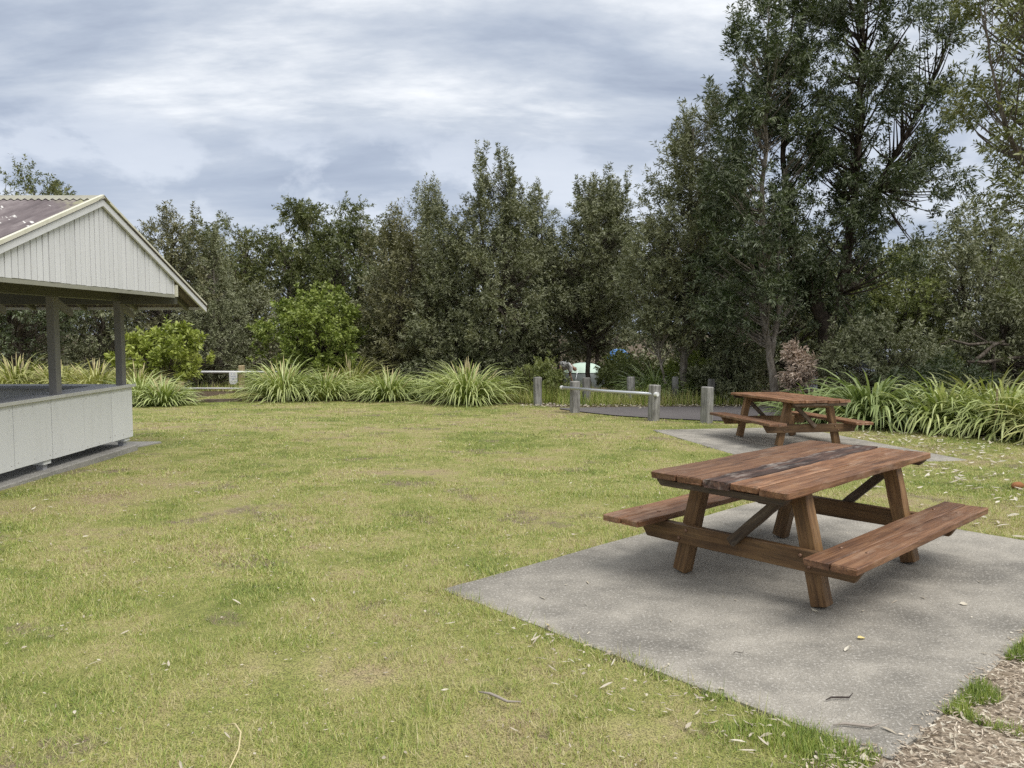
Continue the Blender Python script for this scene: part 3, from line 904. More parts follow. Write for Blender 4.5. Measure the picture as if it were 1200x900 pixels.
dome_tent(2.95, 33.0, 0.4, 1.9, 1.7, 0.98, cloth('pale_green_nylon', (0.48, 0.60, 0.50)), cloth('dark_grey_nylon', (0.11, 0.125, 0.12)), 'pale green and dark grey dome tent behind the bollards')
dome_tent(4.75, 36.0, -0.2, 1.3, 1.5, 1.53, cloth('blue_nylon', (0.10, 0.26, 0.62)), cloth('light_grey_nylon', (0.45, 0.48, 0.52)), 'bright blue tent glimpsed between the tree trunks')


# pale car mostly hidden by shrubs
def car(x, y, rz, label):
    z0 = gz(x, y)
    root = empty('parked_car', (x, y, z0), rz, label=label, cat='car')
    mp, t = material('silver_blue_car_paint')
    finish(t, (0.50, 0.55, 0.64), 0.25, spec=0.6)
    mg, t = material('car_glass')
    finish(t, (0.02, 0.025, 0.03), 0.08, spec=0.6)
    mt_, t = material('tyre_rubber')
    finish(t, (0.02, 0.02, 0.02), 0.85)
    prof = [(-2.1, .32), (-2.14, .62), (-2.02, .88), (-1.2, 1.0), (-0.55, 1.42), (0.7, 1.48), (1.55, 1.1), (2.02, 1.0), (2.1, .6), (2.02, .32)]
    V, Fs = [], []
    secs = [(-0.86, .93, 0), (-0.84, 1.0, 0), (-0.4, 1.0, .012), (0.4, 1.0, .012), (0.84, 1.0, 0), (0.86, .93, 0)]
    n = len(prof)
    for (yy, s, up_) in secs:
        for (px, pz) in prof:
            inset = 0.16 * max(0, (pz - 1.0) / 0.45)
            V.append((px * (1 - (1 - s) * .3), yy * (1 - inset), .32 + (pz - .32) * s + (up_ if pz > .9 else 0)))
    for k in range(len(secs) - 1):
        for i in range(n):
            j = (i + 1) % n
            Fs.append((k * n + i, k * n + j, (k + 1) * n + j, (k + 1) * n + i))
    Fs.append(tuple(range(n - 1, -1, -1)))
    Fs.append(tuple(range((len(secs) - 1) * n, len(secs) * n)))
    MB().add(V, Fs).build('body', mp, root, smooth=False, bevel=0.04)
    for s in (1, -1):
        yw = s * 0.80
        MB().add([(-1.02, s * 0.885, 1.02), (-0.5, s * 0.80, 1.38), (0.02, s * 0.795, 1.40), (0.02, s * 0.885, 1.02)], [(0, 1, 2, 3)]).build('side_window', mg, root)
        MB().add([(0.08, s * 0.885, 1.02), (0.08, s * 0.795, 1.40), (0.66, s * 0.79, 1.42), (1.3, s * 0.885, 1.05)], [(0, 1, 2, 3)]).build('side_window', mg, root)
        for wx in (-1.32, 1.32):
            wh = MB().tube([(wx, s * 0.70, .32), (wx, s * 0.89, .32)], [.32, .32], 20).build('wheel', mt_, root)
            MB().tube([(wx, s * 0.885, .32), (wx, s * 0.905, .32)], [.19, .17], 16).build('rim', M['steel'], wh)
        MB().box((-2.13, s * 0.62 - .15, .66), (-2.03, s * 0.62 + .15, .80)).build('headlight', M['white_rail'], root, bevel=.02)
    MB().add([(-1.17, -.70, 1.05), (-1.17, .70, 1.05), (-0.6, .62, 1.425), (-0.6, -.62, 1.425)], [(0, 1, 2, 3)]).build('windscreen', mg, root)
    return root


car(10.6, 23.2, math.radians(-15), 'pale silvery car almost hidden behind grey-green shrubs')
# grass, trees and plants follow
# ------------------------------------------------------------------ lawn blades
def norm(v):
    return v / (np.linalg.norm(v, axis=-1, keepdims=True) + 1e-9)


def blades(n_try, y0, y1, hgt, wid, seed, keep=None, spread=(0.75, 1.6), lean=(0.35, 1.25)):
    r = np.random.default_rng(seed)
    yy = np.sqrt(r.uniform(y0 * y0, y1 * y1, n_try))
    xx = r.uniform(-1, 1, n_try) * (spread[0] * yy + spread[1])
    ok = ~in_pad1(xx, yy, 0.02 - 0.10 * vnoise(xx, yy, 4.0, 21) ** 2) & ~in_pad2(xx, yy, 0.02) & ~in_road(xx, yy, 0.05) & ~in_pavilion(xx, yy)
    ok &= litter_field(xx, yy) < 0.25 + 0.5 * r.random(n_try)
    ok &= mulch_field(xx, yy) + 0.8 * (vnoise(xx, yy, 3.1, 5) - 0.5) < 0.42 * (0.5 + r.random(n_try))
    for bx, by, br_ in ((-1.09, 3.86, .20), (-.74, 3.70, .16), (-1.9, 4.6, .15), (.55, 3.25, .16), (-2.6, 7.4, .35), (-1.2, 9.5, .4)):
        ok &= np.hypot((xx - bx) * .7, yy - by) > br_ * (.4 + 1.0 * vnoise(xx, yy, 9.0, 18)) * (.6 + .6 * r.random(n_try))
    if keep is not None:
        ok &= keep(xx, yy, r)
    xx, yy = xx[ok], yy[ok]
    n = len(xx)
    edge = (in_pad1(xx, yy, 0.09)).astype(float)
    tuft = vnoise(xx, yy, 2.2, 2) * vnoise(xx, yy, 9.0, 4)
    h = hgt * (0.55 + 0.9 * r.random(n)) * (0.7 + 1.3 * tuft + 0.5 * edge)
    az = r.uniform(0, 2 * np.pi, n)
    el = r.uniform(lean[0], lean[1], n)
    d = np.stack([np.cos(az) * np.sin(el), np.sin(az) * np.sin(el), np.cos(el)], -1)
    s = norm(np.stack([-np.sin(az) + r.normal(0, .5, n), np.cos(az) + r.normal(0, .5, n), r.normal(0, .25, n)], -1))
    base = np.stack([xx, yy, ground_z(xx, yy) - 0.006], -1)
    ww = (wid * (0.7 + 0.6 * r.random(n)))[:, None]
    V = np.stack([base - s * ww / 2, base + s * ww / 2, base + d * (h * 1.5)[:, None]], 1)
    return V.reshape(-1, 3), np.repeat(r.random(n), 3)


VS, AS = [], []
for (n, y0, y1, h, wd, sd) in ((270000, 2.3, 5.2, .022, .0042, 1), (220000, 5.2, 8.5, .022, .0060, 2), (150000, 8.5, 13.5, .022, .0095, 3), (150000, 13.5, 27.5, .026, .016, 4)):
    v, a = blades(n, y0, y1, h, wd, sd)
    VS.append(v)
    AS.append(a)
V = np.concatenate(VS)
gr = mesh_np('grass', V, np.arange(len(V)).reshape(-1, 3), M['grass'], None, {'rnd': np.concatenate(AS)})
tag(gr, 'short mown lawn grass, part green and part dry straw', 'grass', kind='stuff')
VS, AS = [], []
for (n, y0, y1, h, wd, sd, kp) in ((60000, 2.4, 9, .050, .0045, 11, lambda x, y, r: (in_pad1(x, y, 0.12) & (r.random(len(x)) < .5)) | ((mulch_field(x, y) > .5) & (vnoise(x, y, 1.9, 8) > .62)) | (vnoise(x, y, 1.1, 9) > .82)),):
    v, a = blades(n, y0, y1, h, wd, sd, kp, lean=(0.1, 0.8))
    VS.append(v)
    AS.append(a)


def tall_grass(n, x0, x1, y0, y1, h, wd, seed, okf=None):
    r = np.random.default_rng(seed)
    xx, yy = r.uniform(x0, x1, n), r.uniform(y0, y1, n)
    ok = ~((xx > -12.2) & (xx < -7.0) & (yy < 28.6)) & ~in_road(xx, yy, 0.1) & (vnoise(xx, yy, 1.2, seed) > 0.25)
    xx, yy = xx[ok], yy[ok]
    n = len(xx)
    az = r.uniform(0, 2 * np.pi, n)
    el = np.abs(r.normal(0.55, 0.4, n))
    hh = h * (0.4 + r.random(n)) * (0.5 + vnoise(xx, yy, 1.2, seed))
    d = np.stack([np.cos(az) * np.sin(el), np.sin(az) * np.sin(el), np.cos(el)], -1)
    s = np.stack([-np.sin(az), np.cos(az), 0 * az], -1)
    base = np.stack([xx, yy, ground_z(xx, yy) - .01], -1)
    return np.stack([base - s * wd / 2, base + s * wd / 2, base + d * hh[:, None]], 1).reshape(-1, 3), np.repeat(r.random(n) * .8, 3)


def edge_tufts(n, seed):
    r = np.random.default_rng(seed)
    k = r.random(n)
    pu = np.where(k < .62, r.uniform(.55, 3.2, n), np.where(k < .8, r.normal(-.12, .10, n), r.normal(.3, .25, n)))
    pa = np.where(k < .62, PAD_A + np.abs(r.normal(.10, .12, n)), np.where(k < .8, r.uniform(2.0, 2.75, n), PAD_A + r.normal(.75, .12, n)))
    xx, yy = PAD0[0] + A[0] * pa + U[0] * pu, PAD0[1] + A[1] * pa + U[1] * pu
    ok = (vnoise(xx, yy, 4.0, 15) > .42) & ~in_pad1(xx, yy, -.03) & (yy > 2.3)
    xx, yy, pu_ = xx[ok], yy[ok], pu[ok]
    n = len(xx)
    az = r.uniform(0, 6.28, n)
    el = r.uniform(.1, 1.15, n)
    hh = np.where(pu_ < 0.3, .038, .055) * (.4 + r.random(n)) * (.4 + vnoise(xx, yy, 4.0, 15))
    d = np.stack([np.cos(az) * np.sin(el), np.sin(az) * np.sin(el), np.cos(el)], -1)
    sd = np.stack([-np.sin(az), np.cos(az), 0 * az], -1)
    base = np.stack([xx, yy, np.full(n, -.012)], -1)
    return np.stack([base - sd * .0024, base + sd * .0024, base + d * hh[:, None]], 1).reshape(-1, 3), np.repeat(r.random(n) * .55, 3)


v, b = edge_tufts(26000, 61)
VS.append(v)
AS.append(b)
for a in ((16000, 1.2, 6.6, 21.2, 25.5, .34, .018, 21), (6000, -0.9, 1.1, 21.8, 24, .40, .018, 22), (9000, -12, -0.5, 23.3, 27, .35, .02, 23), (5000, -12, -6, 28.3, 31, .3, .02, 24)):
    v, b = tall_grass(*a)
    VS.append(v)
    AS.append(b)
V = np.concatenate(VS)
gr2 = mesh_np('tall_grass', V, np.arange(len(V)).reshape(-1, 3), M['grass'], None, {'rnd': np.concatenate(AS)})
tag(gr2, 'longer tufts of grass at the pad edges, beds and road verge', 'grass', kind='stuff')


# ------------------------------------------------------------------ leaves lying about
def flat_leaves(xx, yy, zz, ln, wd, seed, curl=0.25, rr=None):
    r = np.random.default_rng(seed)
    n = len(xx)
    az = r.uniform(0, 2 * np.pi, n)
    tl = r.normal(0, 0.16, n)
    d = np.stack([np.cos(az) * np.cos(tl), np.sin(az) * np.cos(tl), np.sin(tl)], -1)
    s = np.stack([-np.sin(az), np.cos(az), r.normal(0, .3, n)], -1)
    s = norm(s)
    up = np.array([0, 0, 1.0])
    c = np.stack([xx, yy, zz], -1)
    L, W = ln[:, None], wd[:, None]
    cu = (curl * r.uniform(-.3, 1, n))[:, None] * L
    p0, p4 = c - d * L / 2 + up * cu * .5, c + d * L / 2 + up * cu * .5
    m0, m1 = c - d * L * .12, c + d * L * .22 + up * cu * .08
    V = np.stack([p0, m0 - s * W / 2 + up * W * .2, m1 - s * W * .45 + up * W * .2, p4, m1 + s * W * .45 + up * W * .2, m0 + s * W / 2 + up * W * .2, m0, m1], 1).reshape(-1, 3)
    b = np.arange(n)[:, None] * 8
    tri = np.array([(0, 6, 1), (6, 7, 2), (6, 2, 1), (7, 3, 2), (0, 5, 6), (5, 4, 7), (5, 7, 6), (4, 3, 7)])
    Fs = (b[:, :, None] + tri[None]).reshape(-1, 3)
    return V, Fs, np.repeat(r.random(n) if rr is None else rr, 8)


def scatter(n, fx, seed):
    r = np.random.default_rng(seed)
    return fx(n, r)


LV, LF, LA = [], [], []


def put(v, f, a):
    LF.append(f + sum(len(q) for q in LV))
    LV.append(v)
    LA.append(a)


r = np.random.default_rng(31)
# general lawn
n = 2200
yy = np.sqrt(r.uniform(2.4 ** 2, 16 ** 2, n))
xx = r.uniform(-1, 1, n) * (.7 * yy + 1)
ok = ~in_pavilion(xx, yy) & (vnoise(xx, yy, .5, 6) + r.random(n) * .6 > .62)
xx, yy = xx[ok], yy[ok]
onp = in_pad1(xx, yy) | in_pad2(xx, yy)
ok = ~onp | (r.random(len(xx)) < .25)
xx, yy = xx[ok], yy[ok]
zz = np.where(in_pad1(xx, yy), 0.006, ground_z(xx, yy) + 0.022)
zz = np.where(in_pad2(xx, yy), PAD2_TOP(xx, yy) + .006, zz)
put(*flat_leaves(xx, yy, zz, .016 + .06 * r.random(len(xx)) ** 1.7, r.uniform(.006, .015, len(xx)), 32, rr=np.clip(r.normal(.50, .30, len(xx)), 0, 1)))
# crumbs of dry thatch and bark close by
n = 5200
yy = np.sqrt(r.uniform(2.4 ** 2, 9 ** 2, n))
xx = r.uniform(-1, 1, n) * (.7 * yy + 1)
ok = (vnoise(xx, yy, 1.6, 14) + r.random(n) * .5 > .62) & ~in_pad1(xx, yy)
xx, yy = xx[ok], yy[ok]
put(*flat_leaves(xx, yy, ground_z(xx, yy) + .014, r.uniform(.008, .03, len(xx)), r.uniform(.003, .009, len(xx)), 36, rr=np.clip(r.normal(.28, .3, len(xx)), 0, 1)))
# thick fall under the banksia on the right
n = 2300
xx, yy = r.uniform(3.2, 10.5, n), r.uniform(5.5, 14.5, n)
ok = ~in_pad1(xx, yy) & ~in_pad2(xx, yy) & (r.random(n) < np.clip((xx - 2.6) / 3.2, 0, 1)) & (vnoise(xx, yy, 1.4, 12) + .4 * r.random(n) > .42)
xx, yy = xx[ok], yy[ok]
put(*flat_leaves(xx, yy, ground_z(xx, yy) + .024, r.uniform(.06, .13, len(xx)), r.uniform(.016, .032, len(xx)), 33, rr=np.clip(r.normal(.82, .16, len(xx)), 0, 1)))
# round the edge of the near pad and among the mulch
n = 1500
e = r.uniform(-.5, 3.3, n)
k = r.integers(0, 3, n)
pu = np.where(k == 0, r.normal(-.12, .16, n), r.uniform(-.6, 2.6, n))
pa = np.where(k == 0, r.uniform(0.8, PAD_A + .4, n), PAD_A + np.abs(r.normal(0, .5, n)) - .08)
xx, yy = PAD0[0] + A[0] * pa + U[0] * pu, PAD0[1] + A[1] * pa + U[1] * pu
ok = (yy > 2.2) & (~in_pad1(xx, yy) | (r.random(n) < .16)) & ((k > 0) | (r.random(n) < .28 + .25 * pa / PAD_A))
xx, yy = xx[ok], yy[ok]
zz = np.where(in_pad1(xx, yy), 0.006, ground_z(xx, yy) + 0.022)
put(*flat_leaves(xx, yy, zz, .018 + .06 * r.random(len(xx)) ** 1.8, r.uniform(.005, .015, len(xx)), 34))
# road verge
n = 900
xx, yy = r.uniform(0.2, 9, n), r.normal(21.0, .35, n)
put(*flat_leaves(xx, yy, ground_z(xx, yy) + .035, r.uniform(.05, .11, n), r.uniform(.018, .035, n), 35, rr=np.clip(r.normal(.5, .25, n), 0, 1)))
fl = mesh_np('fallen_leaves', np.concatenate(LV), np.concatenate(LF), M['fallen'], None, {'rnd': np.concatenate(LA)})
tag(fl, 'pale dry banksia leaves strewn over lawn and pad edges', 'leaf litter', kind='stuff')

# mulch chips
n = 26000
xx = r.uniform(0.6, 4.2, n)
yy = r.uniform(2.2, 5.2, n)
ok = (mulch_field(xx, yy) + .6 * (vnoise(xx, yy, 2.5, 5) - .5) > .45) & ~in_pad1(xx, yy, -.05)
xx, yy = xx[ok], yy[ok]
v, f, a = flat_leaves(xx, yy, ground_z(xx, yy) + r.uniform(.004, .022, len(xx)), .010 + .045 * r.random(len(xx)) ** 2.2, r.uniform(.003, .010, len(xx)), 41, 0.12)
mc = mesh_np('mulch', v, f, M['chips'], None, {'rnd': a})
tag(mc, 'dry brown bark mulch heaped off the corner of the pad', 'mulch', kind='stuff')


# single pieces one can point to
def one_leaf(x, y, ln, wd, mat, label, cat='leaf', z=None, az=0.4, rz=.5, name='fallen_leaf', curl=.25):
    v, f, a = flat_leaves(np.array([0.0]), np.array([0.0]), np.array([0.0]), np.array([ln]), np.array([wd]), int(abs(x * 100) + y * 10), curl, np.array([rz]))
    o = mesh_np(name, v, f, mat, None, {'rnd': a})
    zb_ = 0.004 if in_pad1(np.float64(x), np.float64(y)) else gz(x, y) + .03
    o.location = (x, y, zb_ - float(v[:, 2].min()) if z is None else z)
    o.rotation_euler[2] = az
    return tag(o, label, cat)


one_leaf(1.86, 4.19, .055, .028, M['yellow_leaf'], 'single yellow leaf on the concrete before the table', rz=.95)
one_leaf(1.72, 4.04, .06, .026, M['fallen'], 'small white leaf on the concrete just beside the yellow leaf', rz=.98)
one_leaf(1.765, 4.60, .10, .018, M['fallen'], 'white curled leaf at the foot of the nearest table leg', rz=1.0, az=2.4)
one_leaf(2.70, 4.72, .05, .03, M['fallen'], 'tiny white leaf near the far right of the concrete pad', rz=.97)
one_leaf(0.20, 4.35, .08, .026, M['yellow_leaf'], 'pale yellow leaf in the grass below the pad corner', rz=.8, az=1.0)
dk, t = material('dark_stick')
finish(t, (0.045, 0.034, 0.028), 0.8)
gy, t = material('grey_stick')
finish(t, (0.30, 0.26, 0.22), 0.8)
for (x, y, ln, az, mt, lb) in ((1.46, 3.48, .15, .25, dk, 'short dark curved twig lying near the front of the concrete pad'),
                               (1.43, 3.23, .20, -.05, gy, 'flat grey stick at the front corner of the concrete pad'),
                               (1.15, 3.98, .06, .1, dk, 'tiny black twig on the concrete left of the yellow leaf'),
                               (-0.06, 3.46, .22, -.6, gy, 'thin pale twig in the grass below the pad')):
    zb_ = 0.008 if in_pad1(np.float64(x), np.float64(y)) else gz(x, y) + .03
    pts = [(-ln / 2, 0, .004), (-ln / 4, .012, .006), (0, .004, .005), (ln / 4, -.008, .006), (ln / 2, .014, .012)]
    o = MB().tube(pts, [ln * .012, ln * .028, ln * .03, ln * .026, ln * .01], 6).build('twig', mt, None, smooth=True)
    o.location, o.rotation_euler[2] = (x, y, zb_), az
    tag(o, lb, 'twig')
straw, t = material('dry_straw')
finish(t, (0.55, 0.47, 0.26), 0.6)
o = MB().tube([(-1.17, 3.20, .03), (-1.12, 3.16, .055), (-1.07, 3.08, .06), (-1.045, 2.98, .045), (-1.045, 2.85, .02)], [.002, .0035, .004, .0035, .003], 5).build('straw_stalk', straw, None, smooth=True)
tag(o, 'long curved straw stalk lying in the grass at the bottom', 'grass stalk')
# banksia cone on the lawn
cone_m, t = material('rusty_cone')
finish(t, (0.27, 0.115, 0.045), 0.9, t.noise(t.n('ShaderNodeTexCoord').outputs['Object'], 60, 3, .6), .02)
th = np.linspace(-1, 1, 9)
cp = [(x_ * .075, 0, .04) for x_ in th]
o = MB().tube(cp, [.008, .030, .038, .041, .042, .041, .038, .030, .010], 12).build('seed_cone', cone_m, None, smooth=True)
o.location, o.rotation_euler[2] = (5.3, 8.36, gz(5.3, 8.36)), .3
tag(o, 'rust brown seed cone lying on the lawn at the right edge', 'seed cone')


# ------------------------------------------------------------------ strappy clumps
def strap_clump(name, x, y, h, rad, n, wd, mat, label, seed, droop=1.0, group=None, cat='grass clump', lean=0.0, stalks=0):
    r = np.random.default_rng(seed)
    n, wd = int(n * .8), wd * 1.3
    z0 = gz(x, y)
    root = empty(name, (x, y, z0), label=label, cat=cat, group=group)
    ns = 7
    az = r.uniform(0, 2 * np.pi, n)
    rb = np.sqrt(r.random(n)) * rad * 0.36
    L = h * 1.22 * (0.68 + 0.42 * r.random(n))
    th0 = np.abs(r.normal(0.10, 0.24, n)) + (rb / (rad * .36 + 1e-6)) ** 1.5 * 0.78
    bend = droop * (1.1 + 1.7 * r.random(n) ** 1.1)
    az2 = az + r.normal(0, .35, n)
    P = np.stack([np.cos(az) * rb, np.sin(az) * rb, np.full(n, -0.03)], -1)
    side = np.stack([-np.sin(az2), np.cos(az2), r.normal(0, .35, n)], -1)
    side = norm(side)
    verts = []
    wscale = wd * (0.7 + 0.6 * r.random(n))
    for k in range(ns):
        tt = k / (ns - 1)
        wv = wscale * np.array([.8, 1, 1, .95, .8, .55, .06][k])
        verts += [P - side * wv[:, None] / 2, P + side * wv[:, None] / 2]
        th = th0 + bend * tt ** 1.7
        stp = (L / (ns - 1))[:, None]
        P = P + stp * np.stack([np.cos(az2) * np.sin(th), np.sin(az2) * np.sin(th), np.cos(th)], -1)
        P[:, 2] = np.maximum(P[:, 2], 0.02 + 0.05 * r.random(n))
    V = np.stack(verts, 1).reshape(-1, 3)
    b = np.arange(n)[:, None, None] * (2 * ns)
    q = np.array([(2 * k, 2 * k + 1, 2 * k + 3, 2 * k + 2) for k in range(ns - 1)])[None]
    Fs = (b + q).reshape(-1, 4)
    mesh_np('leaf_blades', V, Fs, mat, root, {'rnd': np.repeat(r.random(n), 2 * ns)}, True)
    if stalks:
        mb = MB()
        for i in range(stalks):
            a_ = r.uniform(0, 6.28)
            e_ = r.uniform(.05, .95)
            l_ = h * r.uniform(.8, 1.04)
            d = np.array([math.cos(a_) * math.sin(e_), math.sin(a_) * math.sin(e_), math.cos(e_)])
            mb.tube([d * l_ * .3, d * l_ * .7, d * l_ * .85, d * l_], [.006, .006, .016, .003], 5)
        mb.build('flower_spikes', straw, root)['kind'] = 'stuff'
    return root


G1 = 'strappy grass clumps along the back of the lawn'
S = M['lf_strap']
strap_clump('strap_leaf_clump', -6.62, 23.3, 1.30, 1.05, 850, .026, S, 'largest pale-tipped strappy clump right of the white notice', 201, group=G1, stalks=16)
strap_clump('strap_leaf_clump', -5.42, 23.4, 1.02, 1.05, 620, .026, S, 'low dark-hearted strappy clump between the two taller ones', 202, group=G1, stalks=8)
strap_clump('strap_leaf_clump', -5.0, 25.0, 1.35, 1.20, 650, .027, M['lf_strap_yl'], 'yellow-green clump set back below the round green tree', 203, group=G1, stalks=10)
strap_clump('strap_leaf_clump', -3.55, 23.2, 1.02, 1.15, 700, .026, S, 'drooping strappy clump with a pale stalk before the tall dark trees', 204, group=G1, stalks=8)
strap_clump('strap_leaf_clump', -2.70, 23.6, .80, .75, 380, .024, M['lf_strap_dk'], 'small dark green clump tucked beside the drooping one', 205, group=G1)
strap_clump('strap_leaf_clump', -1.22, 22.1, 1.28, 1.25, 900, .026, S, 'rounded strappy clump standing alone left of the first bollard', 206, group=G1, stalks=22)
strap_clump('strap_leaf_clump', -9.30, 21.4, .82, .85, 560, .026, S, 'strappy clump by the lawn gap, left of the fence post', 207, group=G1, stalks=10)
strap_clump('strap_leaf_clump', -10.15, 21.9, .95, .95, 520, .026, S, 'strappy clump just past the kiosk counter end', 208, group=G1)
strap_clump('strap_leaf_clump', -10.9, 23.4, 1.15, 1.05, 520, .026, M['lf_strap_yl'], 'yellowing clump showing right of the kiosk end post', 209, group=G1, stalks=12)
strap_clump('strap_leaf_clump', -12.2, 23.6, 1.25, 1.2, 650, .027, M['lf_strap_yl'], 'yellowing clump seen over the counter between the two posts', 210, group=G1, stalks=14)
strap_clump('strap_leaf_clump', -13.5, 24.0, 1.25, 1.2, 650, .027, M['lf_strap_yl'], 'yellowing clump seen over the counter touching the darker post', 211, group=G1, stalks=14)
strap_clump('strap_leaf_clump', -14.9, 24.2, 1.45, 1.4, 800, .028, M['lf_strap_yl'], 'tall yellow-green clump at the picture edge behind the counter', 212, group=G1, stalks=18)
strap_clump('strap_leaf_clump', 4.05, 22.9, 1.15, 1.0, 420, .030, M['lf_strap_dk'], 'dark strappy plant behind the slim bollard across the road', 213, group='strappy plants across the road')
strap_clump('strap_leaf_clump', 6.0, 23.0, 1.05, .9, 380, .030, M['lf_strap_dk'], 'dark strappy plant behind the paired bollards across the road', 214, group='strappy plants across the road')
G2 = 'broad strappy plants on the right'
D = M['lf_strap_dk']
strap_clump('strap_leaf_plant', 6.35, 16.9, .90, 1.0, 460, .036, D, 'dark strappy plant seen under and behind the far table top', 221, 1.15, G2, 'strappy plant')
strap_clump('strap_leaf_plant', 7.15, 15.9, 1.32, 1.3, 620, .038, D, 'tall drooping dark strappy plant behind the far table bench', 222, 1.2, G2, 'strappy plant')
strap_clump('strap_leaf_plant', 8.05, 15.0, 1.14, 1.3, 700, .034, M['lf_strap'], 'light green strappy plant in the middle of the right-hand row', 223, 1.1, G2, 'strappy plant')
strap_clump('strap_leaf_plant', 8.75, 14.2, 1.14, 1.3, 700, .034, M['lf_strap'], 'light green strappy plant around a thin brown stake', 224, 1.1, G2, 'strappy plant')
strap_clump('strap_leaf_plant', 9.15, 13.1, 1.12, 1.25, 650, .034, M['lf_strap_yl'], 'pale strappy plant cut by the right edge of the picture', 225, 1.1, G2, 'strappy plant')
strap_clump('strap_leaf_plant', 9.3, 15.6, 1.22, 1.25, 520, .034, M['lf_strap_yl'], 'yellow-green strappy plant in the back of the right-hand row', 226, 1.0, G2, 'strappy plant')
o = MB().tube([(8.28, 13.75, gz(8.28, 13.75) - .05), (8.29, 13.74, .3), (8.30, 13.75, .62)], [.018, .017, .015], 8).build('garden_stake', M['pine_post'])
tag(o, 'thin brown stake standing in front of the right-hand strappy plants', 'stake')


# ------------------------------------------------------------------ trees
def leaf_quads(P, Dv, L, W, r, droop=0.12):
    n = len(P)
    Dv = norm(Dv)
    rv = norm(r.normal(0, 1, (n, 3)) + np.array([0, 0, .35]))
    s = norm(np.cross(Dv, rv))
    nn = np.cross(s, Dv)
    nn *= np.where(nn[:, 2:3] < 0, -1, 1) * np.where(r.random((n, 1)) < .16, -1, 1)
    s = np.cross(Dv, nn)
    L, W = L[:, None], W[:, None]
    tip = P + Dv * L - np.array([0, 0, 1.0]) * L * droop
    mid = P + Dv * L * .52 - nn * W * .12
    V = np.stack([P, mid - s * W / 2, tip, mid + s * W / 2], 1).reshape(-1, 3)
    return V


def make_crown(rows, n_tips, r, clump=0.4, n_clump=26, shell=0.5, lobes=0.25):
    """tip points in an envelope given by rows of (z, cx, cy, radius)"""
    rows = np.array(rows, float)
    zs = rows[:, 0]
    zf = np.linspace(zs[0], zs[-1], 200)
    rf = np.interp(zf, zs, rows[:, 3])
    wgt = rf ** 1.6 + 0.05 * rf.max()
    cdf = np.cumsum(wgt) / wgt.sum()
    ph = r.uniform(0, 6.28, 6)

    def sample(n):
        z = np.interp(r.random(n), cdf, zf)
        a = r.uniform(0, 2 * np.pi, n)
        R0 = np.interp(z, zs, rows[:, 3])
        h = (z - zs[0]) / (zs[-1] - zs[0] + 1e-6)
        lob = 1 + lobes * (np.sin(3 * a + ph[0] + 9 * h) * .5 + np.sin(2 * a + ph[1] - 14 * h) * .5 + np.sin(5 * a + ph[2] + 23 * h) * .35)
        q = r.random(n) ** shell
        return np.stack([np.interp(z, zs, rows[:, 1]) + np.cos(a) * R0 * lob * q, np.interp(z, zs, rows[:, 2]) + np.sin(a) * R0 * lob * q, z], -1)
    T = sample(n_tips)
    Cc = sample(n_clump)
    dd = ((T[:, None] - Cc[None]) ** 2).sum(-1)
    near = Cc[dd.argmin(1)]
    return T + (near - T) * clump * r.random((n_tips, 1))


